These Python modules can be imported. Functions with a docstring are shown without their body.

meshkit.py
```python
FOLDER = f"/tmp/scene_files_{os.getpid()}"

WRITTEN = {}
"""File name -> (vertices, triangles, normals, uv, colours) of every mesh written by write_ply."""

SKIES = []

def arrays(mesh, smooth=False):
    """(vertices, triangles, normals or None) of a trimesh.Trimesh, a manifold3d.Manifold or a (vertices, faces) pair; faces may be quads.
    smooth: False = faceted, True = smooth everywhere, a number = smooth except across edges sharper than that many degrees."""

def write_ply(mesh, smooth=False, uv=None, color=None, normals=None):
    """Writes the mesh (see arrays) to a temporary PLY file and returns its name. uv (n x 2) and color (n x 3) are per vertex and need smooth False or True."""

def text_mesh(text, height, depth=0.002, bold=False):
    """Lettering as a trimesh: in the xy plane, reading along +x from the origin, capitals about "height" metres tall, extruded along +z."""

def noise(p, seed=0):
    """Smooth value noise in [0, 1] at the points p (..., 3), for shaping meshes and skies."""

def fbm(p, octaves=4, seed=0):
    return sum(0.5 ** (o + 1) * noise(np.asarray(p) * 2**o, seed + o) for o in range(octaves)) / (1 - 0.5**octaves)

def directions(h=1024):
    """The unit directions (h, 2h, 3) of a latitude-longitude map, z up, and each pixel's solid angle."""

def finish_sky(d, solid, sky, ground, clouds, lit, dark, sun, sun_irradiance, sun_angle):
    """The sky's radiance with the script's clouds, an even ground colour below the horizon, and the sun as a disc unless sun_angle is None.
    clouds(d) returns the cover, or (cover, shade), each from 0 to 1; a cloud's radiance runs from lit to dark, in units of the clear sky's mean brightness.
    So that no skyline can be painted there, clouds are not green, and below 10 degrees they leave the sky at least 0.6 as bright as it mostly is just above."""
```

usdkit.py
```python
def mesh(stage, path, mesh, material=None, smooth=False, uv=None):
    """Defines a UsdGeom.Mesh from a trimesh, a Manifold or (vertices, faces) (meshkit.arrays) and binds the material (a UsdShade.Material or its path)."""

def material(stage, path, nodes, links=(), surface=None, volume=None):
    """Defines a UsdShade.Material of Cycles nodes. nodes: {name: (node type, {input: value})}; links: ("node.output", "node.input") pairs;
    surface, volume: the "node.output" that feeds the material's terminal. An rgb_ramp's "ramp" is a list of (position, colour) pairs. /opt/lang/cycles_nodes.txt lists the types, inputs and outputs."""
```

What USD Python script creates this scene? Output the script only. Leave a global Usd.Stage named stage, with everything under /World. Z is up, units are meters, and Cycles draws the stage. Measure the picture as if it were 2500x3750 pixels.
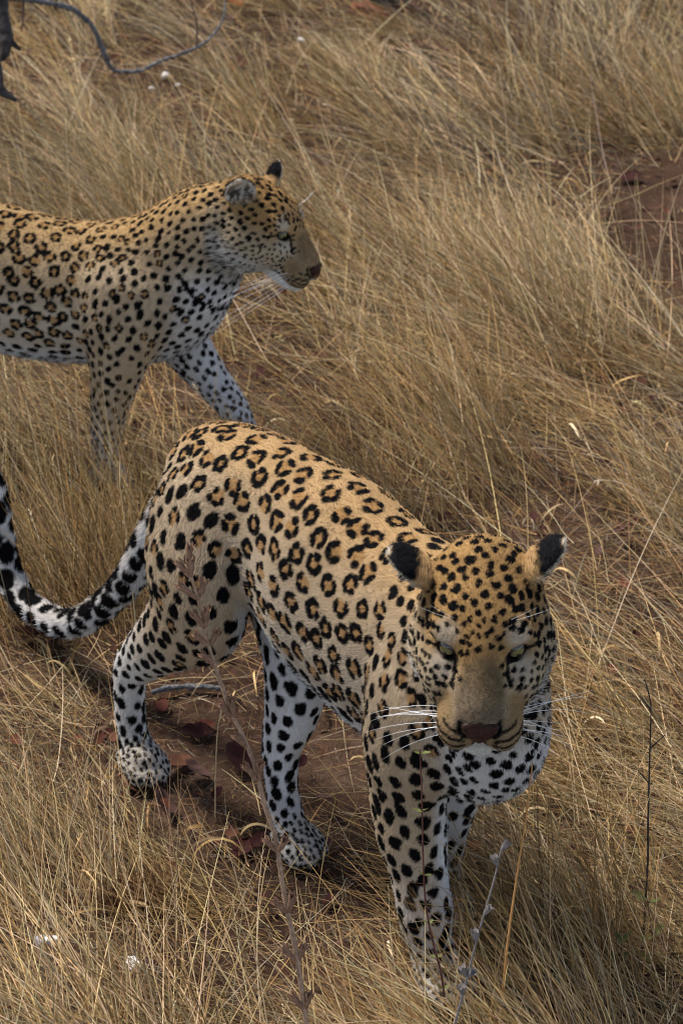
import math
import numpy as np, trimesh, scipy.sparse as sp
from scipy.spatial import cKDTree
from scipy.interpolate import PchipInterpolator
import usdkit
from meshkit import noise, fbm
from pxr import Usd, UsdGeom, UsdLux, UsdShade, Sdf, Gf, Vt

# ---------------------------------------------------------------- camera, sky, light
stage = Usd.Stage.CreateInMemory()
UsdGeom.SetStageUpAxis(stage, 'Z'); UsdGeom.SetStageMetersPerUnit(stage, 1.0)
UsdGeom.Xform.Define(stage, '/World')
cam = UsdGeom.Camera.Define(stage, '/World/camera')
cam.CreateHorizontalApertureAttr(24.0); cam.CreateVerticalApertureAttr(36.0); cam.CreateFocalLengthAttr(93.214)
cam.CreateFStopAttr(11.0); cam.CreateFocusDistanceAttr(3.85); cam.CreateExposureAttr(2.45)
cam.CreateClippingRangeAttr((.05, 500.0))
cam.AddTranslateOp().Set((0, 0, 2.49)); cam.AddRotateXYZOp().Set((64, 0, 0))      # from an open vehicle, looking down 26 degrees
SUN = np.array([-.45, .25, .86]); SUN = SUN / np.linalg.norm(SUN)
mat = lambda name, nodes, links, surface: usdkit.material(stage, '/World/Looks/' + name, nodes, links, surface=surface)
sky = UsdLux.DomeLight.Define(stage, '/World/sky')
SKY = mat('sky_cover', {'s': ('sky_texture', {'sky_type': 'single_scattering', 'sun_disc': False, 'sun_elevation': math.asin(SUN[2]), 'sun_rotation': math.atan2(SUN[0], SUN[1])}),
    'w': ('rgb_to_bw', {}), 'c': ('combine_color', {}), 'cs': ('mix', {'mix_type': 'multiply', 'fac': 1.0, 'color2': (1.0, .985, .965)}), 't': ('texture_coordinate', {}),
    'n': ('noise_texture', {'scale': 2.2, 'detail': 5.0, 'roughness': .55}), 'r': ('map_range', {'from_min': .25, 'from_max': .6, 'to_min': .10, 'to_max': .50, 'clamp': True}),
    'm': ('mix', {'mix_type': 'mix'}), 'b': ('background_shader', {'strength': .052})},
    [('s.color', 'w.color'), ('w.val', 'c.r'), ('w.val', 'c.g'), ('w.val', 'c.b'), ('c.color', 'cs.color1'), ('t.generated', 'n.vector'), ('n.fac', 'r.value'), ('r.result', 'm.fac'), ('s.color', 'm.color1'), ('cs.color', 'm.color2'), ('m.color', 'b.color')], 'b.background')
UsdShade.MaterialBindingAPI.Apply(sky.GetPrim()).Bind(SKY)
sky.GetPrim().SetCustomDataByKey('kind', 'structure')
sun = UsdLux.DistantLight.Define(stage, '/World/sun')
sun.CreateNormalizeAttr(True); sun.CreateIntensityAttr(.40); sun.CreateAngleAttr(12.0); sun.CreateColorAttr(Gf.Vec3f(1.0, .95, .88))
zax = SUN; xax = np.cross([0, 0, 1.], zax); xax /= np.linalg.norm(xax); yax = np.cross(zax, xax)
sun.AddTransformOp().Set(Gf.Matrix4d(*[float(q) for q in (*xax, 0, *yax, 0, *zax, 0, 0, 0, 6, 1)]))

# ---------------------------------------------------------------- helpers
used = {}
def path(name, parent=None):
    base = (str(parent.GetPath()) if parent else '/World') + '/' + name; k = used.get(base, 0); used[base] = k + 1
    return base if k == 0 else f'{base}_{k:03d}'
def tag(p, label=None, cat=None, group=None, kind=None):
    p = p.GetPrim() if hasattr(p, 'GetPrim') else p
    for k, v in (('label', label), ('category', cat), ('group', group), ('kind', kind)):
        if v: p.SetCustomDataByKey(k, v)
    return p
def thing(name, label, cat, loc=(0, 0, 0), rotz=0, group=None):
    x = UsdGeom.Xform.Define(stage, path(name)); x.AddTranslateOp().Set(tuple(map(float, loc))); x.AddRotateZOp().Set(math.degrees(rotz))
    return tag(x, label, cat, group)
def obj(name, mesh, m, parent=None, smooth=False, tint=None):
    g = usdkit.mesh(stage, path(name, parent), mesh, m, smooth=smooth)
    if tint is not None: UsdGeom.PrimvarsAPI(g).CreatePrimvar('tint', Sdf.ValueTypeNames.Color3fArray, 'vertex').Set(Vt.Vec3fArray.FromNumpy(np.asarray(tint, np.float32)))
    return g.GetPrim()
def curves(name, P, W, m, tint=None, parent=None):
    """P: n x k x 3 points; W: n x k diameters; tint: n x 3."""
    n, k = P.shape[:2]; c = UsdGeom.BasisCurves.Define(stage, path(name, parent)); c.CreateTypeAttr('linear')
    c.CreateCurveVertexCountsAttr(Vt.IntArray.FromNumpy(np.full(n, k, np.int32))); c.CreatePointsAttr(Vt.Vec3fArray.FromNumpy(P.reshape(-1, 3).astype(np.float32)))
    c.CreateWidthsAttr(Vt.FloatArray.FromNumpy(np.broadcast_to(W, (n, k)).reshape(-1).astype(np.float32))); c.SetWidthsInterpolation('vertex')
    if tint is not None: UsdGeom.PrimvarsAPI(c).CreatePrimvar('tint', Sdf.ValueTypeNames.Color3fArray, 'uniform').Set(Vt.Vec3fArray.FromNumpy(np.asarray(tint, np.float32)))
    UsdShade.MaterialBindingAPI.Apply(c.GetPrim()).Bind(m); return c.GetPrim()
def tube(pts, rad, sides=8, bump=0, seed=0):
    """A bent stick as a closed mesh."""
    q = resample(np.c_[pts, rad], max(.004, np.min(rad) * 1.2)); p, r = q[:, :3], q[:, 3]; T = nz(np.gradient(p, axis=0)); a = np.cross(T, [.3, .2, .93]); a = nz(a); b = np.cross(T, a)
    ang = np.arange(sides) * 2 * math.pi / sides; R = r[:, None] * (1 + bump * (noise(np.stack(np.broadcast_arrays(np.arange(len(p))[:, None] * .6, ang * 1.3, 0 * ang), -1), seed) - .5))
    v = p[:, None] + R[..., None] * (np.cos(ang)[None, :, None] * a[:, None] + np.sin(ang)[None, :, None] * b[:, None]); n = len(p)
    i, j = np.meshgrid(np.arange(n - 1), np.arange(sides), indexing='ij'); f = np.stack([i * sides + j, i * sides + (j + 1) % sides, (i + 1) * sides + (j + 1) % sides, (i + 1) * sides + j], -1).reshape(-1, 4)
    f = np.vstack([f[:, :3], f[:, [0, 2, 3]]]); V = np.vstack([v.reshape(-1, 3), p[:1] - T[:1] * r[0] * .5, p[-1:] + T[-1:] * r[-1] * .8]); m = n * sides; j = np.arange(sides)
    f = np.vstack([f, np.c_[(j + 1) % sides, j, np.full(sides, m)], np.c_[(n - 1) * sides + j, (n - 1) * sides + (j + 1) % sides, np.full(sides, m + 1)]])
    return trimesh.Trimesh(V, f, process=False)
TINT = {'a': ('attribute', {'attribute': 'tint'})}
def tinted(name, rough, spec=.3, trans=0.0, sheen=0):
    nodes = dict(TINT); nodes['p'] = ('principled_bsdf', {'roughness': rough, 'specular_ior_level': spec}); links = [('a.color', 'p.base_color')]
    if not trans: return mat(name, nodes, links, 'p.BSDF')
    nodes['t'] = ('translucent_bsdf', {}); nodes['m'] = ('mix_closure', {'fac': trans}); return mat(name, nodes, links + [('a.color', 't.color'), ('p.BSDF', 'm.closure1'), ('t.BSDF', 'm.closure2')], 'm.closure')
STRAW, FUR, SKIN, LEAF = tinted('straw', .6, .06, .10), tinted('fur', .8, .03), tinted('skin', .9, .03), tinted('leaf', .7, .04, .08)
def noisy(name, c0, c1, scale, rough=.85, bump=.3, dist=.004, det=6.):
    return mat(name, {'g': ('texture_coordinate', {}), 'n': ('noise_texture', {'scale': scale, 'detail': det, 'roughness': .65}), 'r': ('rgb_ramp', {'ramp': [(.3, c0), (.7, c1)]}), 'p': ('principled_bsdf', {'roughness': rough, 'specular_ior_level': .07}), 'b': ('bump', {'strength': bump, 'distance': dist})},
               [('g.object', 'n.vector'), ('n.fac', 'r.fac'), ('r.color', 'p.base_color'), ('n.fac', 'b.height'), ('b.normal', 'p.normal')], 'p.BSDF')

# ---------------------------------------------------------------- animal modelling
def nz(v): return v / np.maximum(np.linalg.norm(v, axis=-1, keepdims=True), 1e-9)
def sstep(a, b, x):
    t = np.clip((x - a) / (b - a), 0, 1); return t * t * (3 - 2 * t)
def resample(st, step):
    st = np.asarray(st, float); L = np.r_[0, np.cumsum(np.linalg.norm(np.diff(st[:, :3], axis=0), axis=1))]
    n = max(2, int(math.ceil(L[-1] / step)) + 1)
    return PchipInterpolator(L, st, axis=0)(np.linspace(0, L[-1], n))
class Chain:
    """A bent tube of overlapping ellipsoids: stations are x y z, sideways radius, upright radius."""
    def __init__(s, name, st, ref=(0, 1, 0), step=.008, k=.03):
        s.name, s.k = name, k
        q = resample(st, step); s.c = q[:, :3]; T = nz(np.gradient(s.c, axis=0)); s.T = T
        side = nz(np.asarray(ref, float) - (T @ np.asarray(ref, float))[:, None] * T); up = np.cross(T, side)
        s.R = np.stack([side, up, T], 1); s.rad = np.c_[q[:, 3], q[:, 4], np.minimum(q[:, 3], q[:, 4])]
        s.t = np.linspace(0, 1, len(q)); s.tree = cKDTree(s.c)
class Blob(Chain):
    def __init__(s, name, c, rad, R=None, k=.015):
        s.name, s.k = name, k; s.c = np.array([c], float); s.R = np.array([np.eye(3) if R is None else R]); s.rad = np.array([rad], float)
        s.T = s.R[:, 2]; s.t = np.zeros(1); s.tree = cKDTree(s.c)
def ell(p, c, R, rad):
    q = (p - c) @ R.T; k0 = np.sqrt(((q / rad) ** 2).sum(-1)); k1 = np.sqrt(((q / rad ** 2) ** 2).sum(-1))
    return k0 * (k0 - 1) / np.maximum(k1, 1e-6)
class Field:
    def __init__(s, lo, hi, h):
        s.lo, s.h = np.asarray(lo, float), h; s.n = np.ceil((np.asarray(hi) - s.lo) / h).astype(int) + 1
        s.D = np.full(s.n, .3, np.float32)
    def box(s, lo, hi):
        a = np.clip(np.floor((lo - s.lo) / s.h).astype(int), 0, s.n - 1); b = np.clip(np.ceil((hi - s.lo) / s.h).astype(int) + 1, a + 1, s.n)
        return tuple(slice(x, y) for x, y in zip(a, b))
    def pts(s, sl): 
        return np.stack(np.meshgrid(*[s.lo[i] + s.h * np.arange(sl[i].start, sl[i].stop) for i in range(3)], indexing='ij'), -1)
    def group(s, ch, pad):
        m = ch.rad.max(1)[:, None] + pad
        sl = s.box((ch.c - m).min(0), (ch.c + m).max(0)); G = np.full(s.D[sl].shape, .3, np.float32); off = np.array([x.start for x in sl])
        for c, R, r in zip(ch.c, ch.R, ch.rad):
            mm = r.max() + pad; b = s.box(c - mm, c + mm)
            g = tuple(slice(x.start - o, x.stop - o) for x, o in zip(b, off))
            G[g] = np.minimum(G[g], ell(s.pts(b), c, R, r))
        return sl, G
    def add(s, ch):
        k = ch.k; sl, G = s.group(ch, k + .012); D = s.D[sl]
        hh = np.clip(.5 + .5 * (D - G) / k, 0, 1); s.D[sl] = D * (1 - hh) + G * hh - k * hh * (1 - hh)
    def cut(s, ch):
        k = ch.k; sl, G = s.group(ch, k + .012); D = s.D[sl]; G = -G
        hh = np.clip(.5 - .5 * (D - G) / k, 0, 1); s.D[sl] = D * (1 - hh) + G * hh + k * hh * (1 - hh)
    def mesh(s):
        D, h = s.D, s.h; I = (D < 0)
        c8 = sum(I[i:I.shape[0] - 1 + i, j:I.shape[1] - 1 + j, k:I.shape[2] - 1 + k].astype(np.uint8) for i in (0, 1) for j in (0, 1) for k in (0, 1))
        act = np.argwhere((c8 > 0) & (c8 < 8)); idm = np.full(c8.shape, -1, np.int32); idm[tuple(act.T)] = np.arange(len(act))
        cor = [(i, j, k) for i in (0, 1) for j in (0, 1) for k in (0, 1)]
        val = {c: D[tuple((act + c).T)] for c in cor}; S = np.zeros((len(act), 3)); N = np.zeros(len(act))
        for a in cor:
            for ax in range(3):
                if a[ax] == 0:
                    b = list(a); b[ax] = 1; b = tuple(b); x = (val[a] < 0) != (val[b] < 0)
                    t = np.where(x, val[a] / np.where(x, val[a] - val[b], 1), 0); P = np.array(a, float)[None].repeat(len(act), 0); P[:, ax] += t
                    S += P * x[:, None]; N += x
        V = s.lo + (act + S / N[:, None]) * h; Q = []
        for ax in range(3):
            o = [i for i in range(3) if i != ax]; sl0 = [slice(None)] * 3; sl1 = [slice(None)] * 3; sl0[ax] = slice(0, -1); sl1[ax] = slice(1, None)
            e = np.argwhere(I[tuple(sl0)] != I[tuple(sl1)]); e = e[(e[:, o[0]] > 0) & (e[:, o[1]] > 0) & (e[:, o[0]] < D.shape[o[0]] - 1) & (e[:, o[1]] < D.shape[o[1]] - 1)]
            ins = I[tuple(e.T)]
            def cell(d0, d1):
                q = e.copy(); q[:, o[0]] += d0; q[:, o[1]] += d1; return idm[tuple(q.T)]
            q = np.stack([cell(-1, -1), cell(0, -1), cell(0, 0), cell(-1, 0)], 1)
            flip = ins if ax != 1 else ~ins
            q[~flip] = q[~flip][:, ::-1]; Q.append(q)
        Q = np.vstack(Q); return V, np.vstack([Q[:, [0, 1, 2]], Q[:, [0, 2, 3]]])
def vnormals(v, f):
    n = np.zeros_like(v); c = np.cross(v[f[:, 1]] - v[f[:, 0]], v[f[:, 2]] - v[f[:, 0]])
    for k in range(3): np.add.at(n, f[:, k], c)
    return nz(n)
def relax(v, f, it=3):
    e = np.vstack([f[:, [0, 1]], f[:, [1, 2]], f[:, [2, 0]]]); n = len(v)
    A = sp.coo_matrix((np.ones(len(e)), (e[:, 0], e[:, 1])), (n, n)).tocsr(); A = ((A + A.T) > 0).astype(float); W = sp.diags(1 / np.maximum(np.asarray(A.sum(1)).ravel(), 1)) @ A
    for _ in range(it):
        v = v + .5 * (W @ v - v); v = v - .51 * (W @ v - v)
    return v

def rot_head(yaw, pitch, roll=0):
    """Rows: forward, left, up of a head turned by yaw (to its left) and pitched down."""
    cy, sy, cp, s_, cr, sr = math.cos(yaw), math.sin(yaw), math.cos(pitch), math.sin(pitch), math.cos(roll), math.sin(roll)
    f = np.array([cy * cp, sy * cp, -s_]); l = np.array([-sy, cy, 0]); u = np.cross(f, l)
    return np.stack([f, cr * l + sr * u, -sr * l + cr * u])

class Leopard:
    def __init__(s, chains, head_o, head_R, hs, lo, hi, h, ears, seed, A):
        s.rng = np.random.default_rng(seed); s.ho, s.hR, s.hs, s.A = np.array(head_o), head_R, hs, A
        F = Field(lo, hi, h); s.chains = chains
        for c in chains: F.add(c)
        HW = lambda q: s.ho + (np.asarray(q, float) * hs) @ head_R
        s.HW = HW
        def hb(c, r, tilt=0, k=.018, name='head', cut=False):
            ct, st_ = math.cos(tilt), math.sin(tilt); Rl = np.array([[ct, 0, -st_], [0, 1, 0], [st_, 0, ct]])
            b = Blob(name, HW(c), np.array(r) * hs, Rl @ head_R, k * hs); (F.cut if cut else F.add)(b)
        hb((-.052, 0, .026), (.088, .078, .064), .1, .03)            # braincase
        hb((.012, 0, .046), (.050, .058, .034), .5, .03)             # forehead
        for y in (-1, 1):
            hb((-.018, y * .048, -.026), (.060, .047, .060), 0, .03)   # cheeks
            hb((-.030, y * .034, -.062), (.060, .044, .042), 0, .03)   # jaw muscle
            hb((.040, y * .043, -.006), (.050, .037, .034), .38, .028)  # below the eye
            hb((.0255, y * .041, .0555), (.020, .024, .0080), .45, .014) # brow ridge
            hb((.0425, y * .0425, .0365), (.0135, .0175, .0095), .5, .005, cut=True)   # eye socket
        hb((.048, 0, .032), (.050, .0255, .027), .5, .022)              # bridge
        hb((.096, 0, .001), (.052, .0315, .028), .44, .018)             # muzzle
        hb((.072, 0, -.030), (.058, .051, .038), .18, .022)
        for y in (-1, 1):
            hb((.107, y * .0275, -.036), (.038, .0285, .028), .28, .009)  # whisker pads
            hb((.133, y * .0205, -.0145), (.009, .0055, .005), .3, .004, cut=True)  # nostril hollows
        hb((.045, 0, -.068), (.070, .036, .022), .06, .016)            # lower jaw
        hb((.090, 0, -.073), (.040, .029, .020), .12, .010)            # chin
        hb((.132, 0, -.052), (.012, .0022, .012), 0, .004, cut=True)  # cleft under the nose
        for y in (-1, 1): hb((.105, y * .034, -.0625), (.032, .018, .0018), .12, .004, cut=True)   # mouth line
        s.ear = []
        for y, (pos, tip, opn) in zip((-1, 1), ears):
            up = nz(np.array(tip, float)); o = np.array(opn, float); o = nz(o - (o @ up) * up); sd = np.cross(up, o)
            Rl = np.stack([sd, up, o]); c = np.array(pos, float) + up * .016
            W = lambda cc, r, k: Blob('ear', HW(cc), np.array(r) * hs, Rl @ head_R, k * hs)
            F2 = Field(HW(c) - .075, HW(c) + .075, h); F2.add(W(c, (.037, .041, .0140), .004)); F2.cut(W(c + o * .0120 + up * .001, (.0315, .0365, .0140), .004))
            # merge the shell into the main field
            sl = F.box(HW(c) - .07, HW(c) + .07); P = F.pts(sl); g = (P - F2.lo) / F2.h
            from scipy.ndimage import map_coordinates
            G = map_coordinates(F2.D, g.reshape(-1, 3).T, order=1, mode='nearest').reshape(g.shape[:3]); k = .010 * hs; D = F.D[sl]
            hh = np.clip(.5 + .5 * (D - G) / k, 0, 1); F.D[sl] = D * (1 - hh) + G * hh - k * hh * (1 - hh)
            s.ear.append((c, Rl))
        v, f = F.mesh(); lab = trimesh.graph.connected_component_labels(trimesh.Trimesh(v, f, process=False).face_adjacency, node_count=len(f))
        keep = lab == np.bincount(lab).argmax(); f = f[keep]; used = np.unique(f); m = np.full(len(v), -1); m[used] = np.arange(len(used)); v, f = v[used], m[f]
        v = relax(v, f, 2); s.v, s.f, s.n = v, f, vnormals(v, f)
        s.fields()
    def fields(s):
        v = s.v; names = list(dict.fromkeys(c.name for c in s.chains)); n, m = len(v), len(names); s.first = [next(c for c in s.chains if c.name == q) for q in names]
        d = np.full((n, m), 9.); t, su, ss, T = np.zeros((n, m)), np.zeros((n, m)), np.zeros((n, m)), np.zeros((n, m, 3))
        for c in s.chains:
            j = names.index(c.name); K = min(6, len(c.c)); _, ix = c.tree.query(v, K); ix = ix.reshape(n, K)
            best = np.full(n, 9.); bi = ix[:, 0].copy()
            for k in range(K):
                i = ix[:, k]; q = np.einsum('nij,nj->ni', c.R[i], v - c.c[i]); r = c.rad[i]
                k0 = np.sqrt(((q / r) ** 2).sum(1)); dd = k0 * (k0 - 1) / np.maximum(np.sqrt(((q / r ** 2) ** 2).sum(1)), 1e-6); b = dd < best; best[b] = dd[b]; bi[b] = i[b]
            q = np.einsum('nij,nj->ni', c.R[bi], v - c.c[bi]) / c.rad[bi]; l = np.maximum(np.linalg.norm(q[:, :2], axis=1), 1e-6); b = best < d[:, j]
            d[b, j] = best[b]; t[b, j] = c.t[bi][b]; ss[b, j] = (q[:, 0] / l)[b]; su[b, j] = (q[:, 1] / l)[b]; T[b, j] = c.T[bi][b] * (-1 if c.name in ('torso', 'neck', 'chest') else 1)
        s.hp = (v - s.ho) @ s.hR.T / s.hs
        hd = np.maximum(np.linalg.norm((s.hp - [.02, 0, -.01]) / [.155, .13, .13], axis=1) - 1, -1) * .08
        d = np.c_[d, hd]; w = np.exp(-(d - d.min(1, keepdims=True)) / .010)
        w[:, -1] = sstep(.012, -.012, hd) * 30 * w[:, :-1].sum(1) / np.maximum(1e-9, 1) + 1e-9; s.w = w / w.sum(1, keepdims=True); s.names = names + ['head']
        t_ = cKDTree(np.c_[s.hp[:, 0], np.abs(s.hp[:, 1]), s.hp[:, 2]]); av = np.c_[s.hp[:, 0], np.abs(s.hp[:, 1]), s.hp[:, 2]]; s.slines = []
        for pts, wd in s.lines:                                       # face lines laid onto the skin
            q = resample(np.asarray(pts, float), .004); q = av[t_.query(q)[1]]
            for _ in range(2): q[1:-1] = (q[:-2] + q[1:-1] + q[2:]) / 3
            s.slines.append((q, wd))
        # hair flow
        fl = np.zeros_like(v)
        for j, c in enumerate(names):
            fl += s.w[:, j:j + 1] * T[:, j]
        hp = s.hp; hf = np.stack([-.9 - 0 * hp[:, 0], .5 * np.tanh(hp[:, 1] / .04), -.25 + 2.2 * (hp[:, 2] - .02)], 1); muzz = hp[:, 0] > .04
        hf[muzz] = np.stack([-.75 + 0 * hp[muzz, 0], .8 * np.tanh(hp[muzz, 1] / .02), np.where(hp[muzz, 2] < -.02, -.55, .1)], 1)
        fl += s.w[:, -1:] * (nz(hf) @ s.hR)
        fl -= (fl * s.n).sum(1, keepdims=True) * s.n; s.fl = nz(fl)
        s.t, s.ss, s.su = t, ss, su
        s.earmask = np.zeros(len(v)); s.earback = np.zeros(len(v)); s.earup = np.zeros(len(v)); s.earo = np.zeros(len(v))
        for c, Rl in s.ear:
            q = (hp - c) @ Rl.T; inside = np.linalg.norm(q / [.044, .048, .022], axis=1); m = sstep(1.06, .9, inside) * sstep(-.030, -.012, q[:, 1])
            kc = np.linalg.norm((q - [0, .001, .0120]) / [.0315, .0365, .0140], axis=1); b = m > s.earmask; s.earmask[b] = m[b]; s.earback[b] = sstep(1.03, 1.16, kc)[b]; s.earup[b] = (q[:, 1] / .038)[b]; s.earo[b] = (q[:, 2] / .014)[b]
        s.coat()
    def coat(s):
        A = s.A; v = s.v; n = len(v); W = {nm: s.w[:, j] for j, nm in enumerate(s.names)}; J = {nm: j for j, nm in enumerate(s.names)}
        rgb = lambda *c: np.array(c, float)
        gold, tan, pale, white, dirt = A.get('gold', rgb(.43, .265, .118)), A.get('tan', rgb(.43, .315, .195)), rgb(.455, .375, .28), rgb(.64, .625, .62), rgb(.42, .35, .25)
        s.gold = gold * .72
        col = np.zeros((n, 3)); sp_ = np.zeros(n); kind = np.zeros(n); hl = np.zeros(n); ora = np.zeros(n)
        mix = lambda a, b, x: a * (1 - x[:, None]) + b * x[:, None]
        for nm in s.names:
            w = W[nm]; j = J[nm]
            if nm == 'torso':
                up, t = s.su[:, j], s.t[:, j]; up = np.where(s.first[j].R[0, 1, 2] < 0, -up, up)
                c = mix(mix(mix(np.tile(white, (n, 1)), pale, sstep(-.90, -.5, up)), tan, sstep(-.2, .5, up)), gold, sstep(.45, .98, up) * .85)
                s0 = A['s_body'] * (1 - .30 * sstep(.72, .95, t)) * (1 - .12 * sstep(-.3, -.9, up)); kd = sstep(-.75, -.35, up) * (1 - .75 * sstep(.75, .95, t)); L = .0062 + .011 * sstep(-.6, -.97, up)
            elif nm == 'neck':
                up, t = s.su[:, j], s.t[:, j]; up = np.where(s.first[j].R[0, 1, 2] < 0, -up, up)
                c = mix(mix(mix(np.tile(white, (n, 1)), pale, sstep(-.95, -.6, up)), tan, sstep(-.6, .0, up)), gold, sstep(.2, .9, up)); s0 = np.full(n, A['s_neck']); kd = np.full(n, .06); L = .0065 + .005 * sstep(-.2, -.9, up)
            elif nm == 'chest':
                c = mix(np.tile(white, (n, 1)), tan, sstep(A['chest_z'] - .03, A['chest_z'] + .07, v[:, 2] - .35 * s.n[:, 0] * .15)); s0 = np.full(n, A['s_neck'] * 1.08); kd = np.zeros(n); L = np.full(n, .0085)
            elif nm == 'tail':
                up, t = s.n[:, 2], s.t[:, j]; c = mix(np.tile(white, (n, 1)), tan, sstep(-.3, .8, up) * (1 - t)); s0 = np.full(n, .040); kd = np.zeros(n); L = np.full(n, .012)
            elif nm == 'head':
                c = s.head_colour(rgb); hp = s.hp; s0 = .0185 - .0078 * sstep(-.01, .04, hp[:, 0]) - .004 * sstep(.01, -.04, hp[:, 2]); s0 = np.maximum(s0, .0105) * s.hs * A.get('s_head', 1); kd = np.zeros(n)
                L = .0062 - .0034 * sstep(-.02, .06, hp[:, 0]) + .012 * sstep(.0, -.07, hp[:, 2]) * sstep(.05, -.03, hp[:, 0])
            else:                                                        # legs
                t = s.t[:, j]; out = -1 if '_r' in nm else 1; o = s.n[:, 1] * out + .45 * s.n[:, 0] * 0
                upp = sstep(A['tan_to'][nm] + .25, A['tan_to'][nm] - .2, t)
                c = mix(np.tile(white, (n, 1)), mix(np.tile(pale, (n, 1)), tan, .7 * upp), sstep(-.35, .35, o) * (.35 + .65 * upp)); paw = sstep(.93, .98, t); c = mix(c, np.tile(dirt * 1.15, (n, 1)), paw * .45)
                s0 = (A['s_leg'] * (1 - .25 * sstep(.3, .75, t))) * (1 - .56 * sstep(.88, .965, t)); kd = A['leg_kind'] * sstep(.45, .1, t) * sstep(-.2, .3, o); L = .0072 - .0022 * sstep(.2, .6, t) + .008 * sstep(.35, .0, t) * sstep(.2, -.5, o)
            col += w[:, None] * c; sp_ += w * s0; kind += w * kd; hl += w * L
        rng = s.rng
        col *= (1 + .10 * (fbm(v * 22, 3, 5) - .5) * 2)[:, None]
        col *= .74; z0 = A['tan_above']; tan = tan * .74; up_ = sstep(z0, z0 + .10, v[:, 2]) * (1 - W['head']) * (1 - W.get('tail', 0)); col = mix(col, tan * np.ones((n, 1)), .8 * up_ * sstep(.30, .36, col[:, 2]))
        s.col, s.sp, s.kd, s.hl = col, sp_, kind, hl
        # spots, spread evenly over the skin
        tri = v[s.f]; ar = np.linalg.norm(np.cross(tri[:, 1] - tri[:, 0], tri[:, 2] - tri[:, 0]), axis=1) / 2
        sf = sp_[s.f].mean(1); pr = ar / sf ** 2; N = int(min(90000, pr.sum() * 45)); fi = rng.choice(len(s.f), N, p=pr / pr.sum())
        b = rng.dirichlet((1, 1, 1), N); P = (tri[fi] * b[..., None]).sum(1); sP = (sp_[s.f[fi]] * b).sum(1)
        tree = cKDTree(P); alive = np.ones(N, bool); C = []
        for i in range(N):
            if alive[i]:
                C.append(i); alive[tree.query_ball_point(P[i], sP[i] * .80)] = False
        C = P[C]
        for _ in range(8):
            _, near = cKDTree(C).query(P); m = np.stack([np.bincount(near, P[:, k], len(C)) for k in range(3)], 1) / np.maximum(np.bincount(near, minlength=len(C)), 1)[:, None]
            C = np.where(np.isfinite(m) & (np.bincount(near, minlength=len(C)) > 0)[:, None], m, C)
        vt = cKDTree(v); _, vi = vt.query(C); C = v[vi]; s.vt = vt
        keep = rng.random(len(C)) > .02; hp = s.hp[vi]; w_h = W['head'][vi]
        ay = np.abs(hp[:, 1])
        bare = ((hp[:, 0] > .066) & (ay < .026) & (hp[:, 2] > -.03)) | ((hp[:, 0] > .093) & (hp[:, 2] > -.03)) | ((hp[:, 0] > .088) & (hp[:, 2] < .010)) | (np.hypot(hp[:, 0] - .042, np.hypot(ay - .0425, hp[:, 2] - .0365)) < .0255) | ((hp[:, 0] > .03) & (hp[:, 2] < -.04))
        keep &= ~((w_h > .5) & bare) & (s.earmask[vi] < .4); C, vi = C[keep], vi[keep]
        bl, ro = [], []
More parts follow.
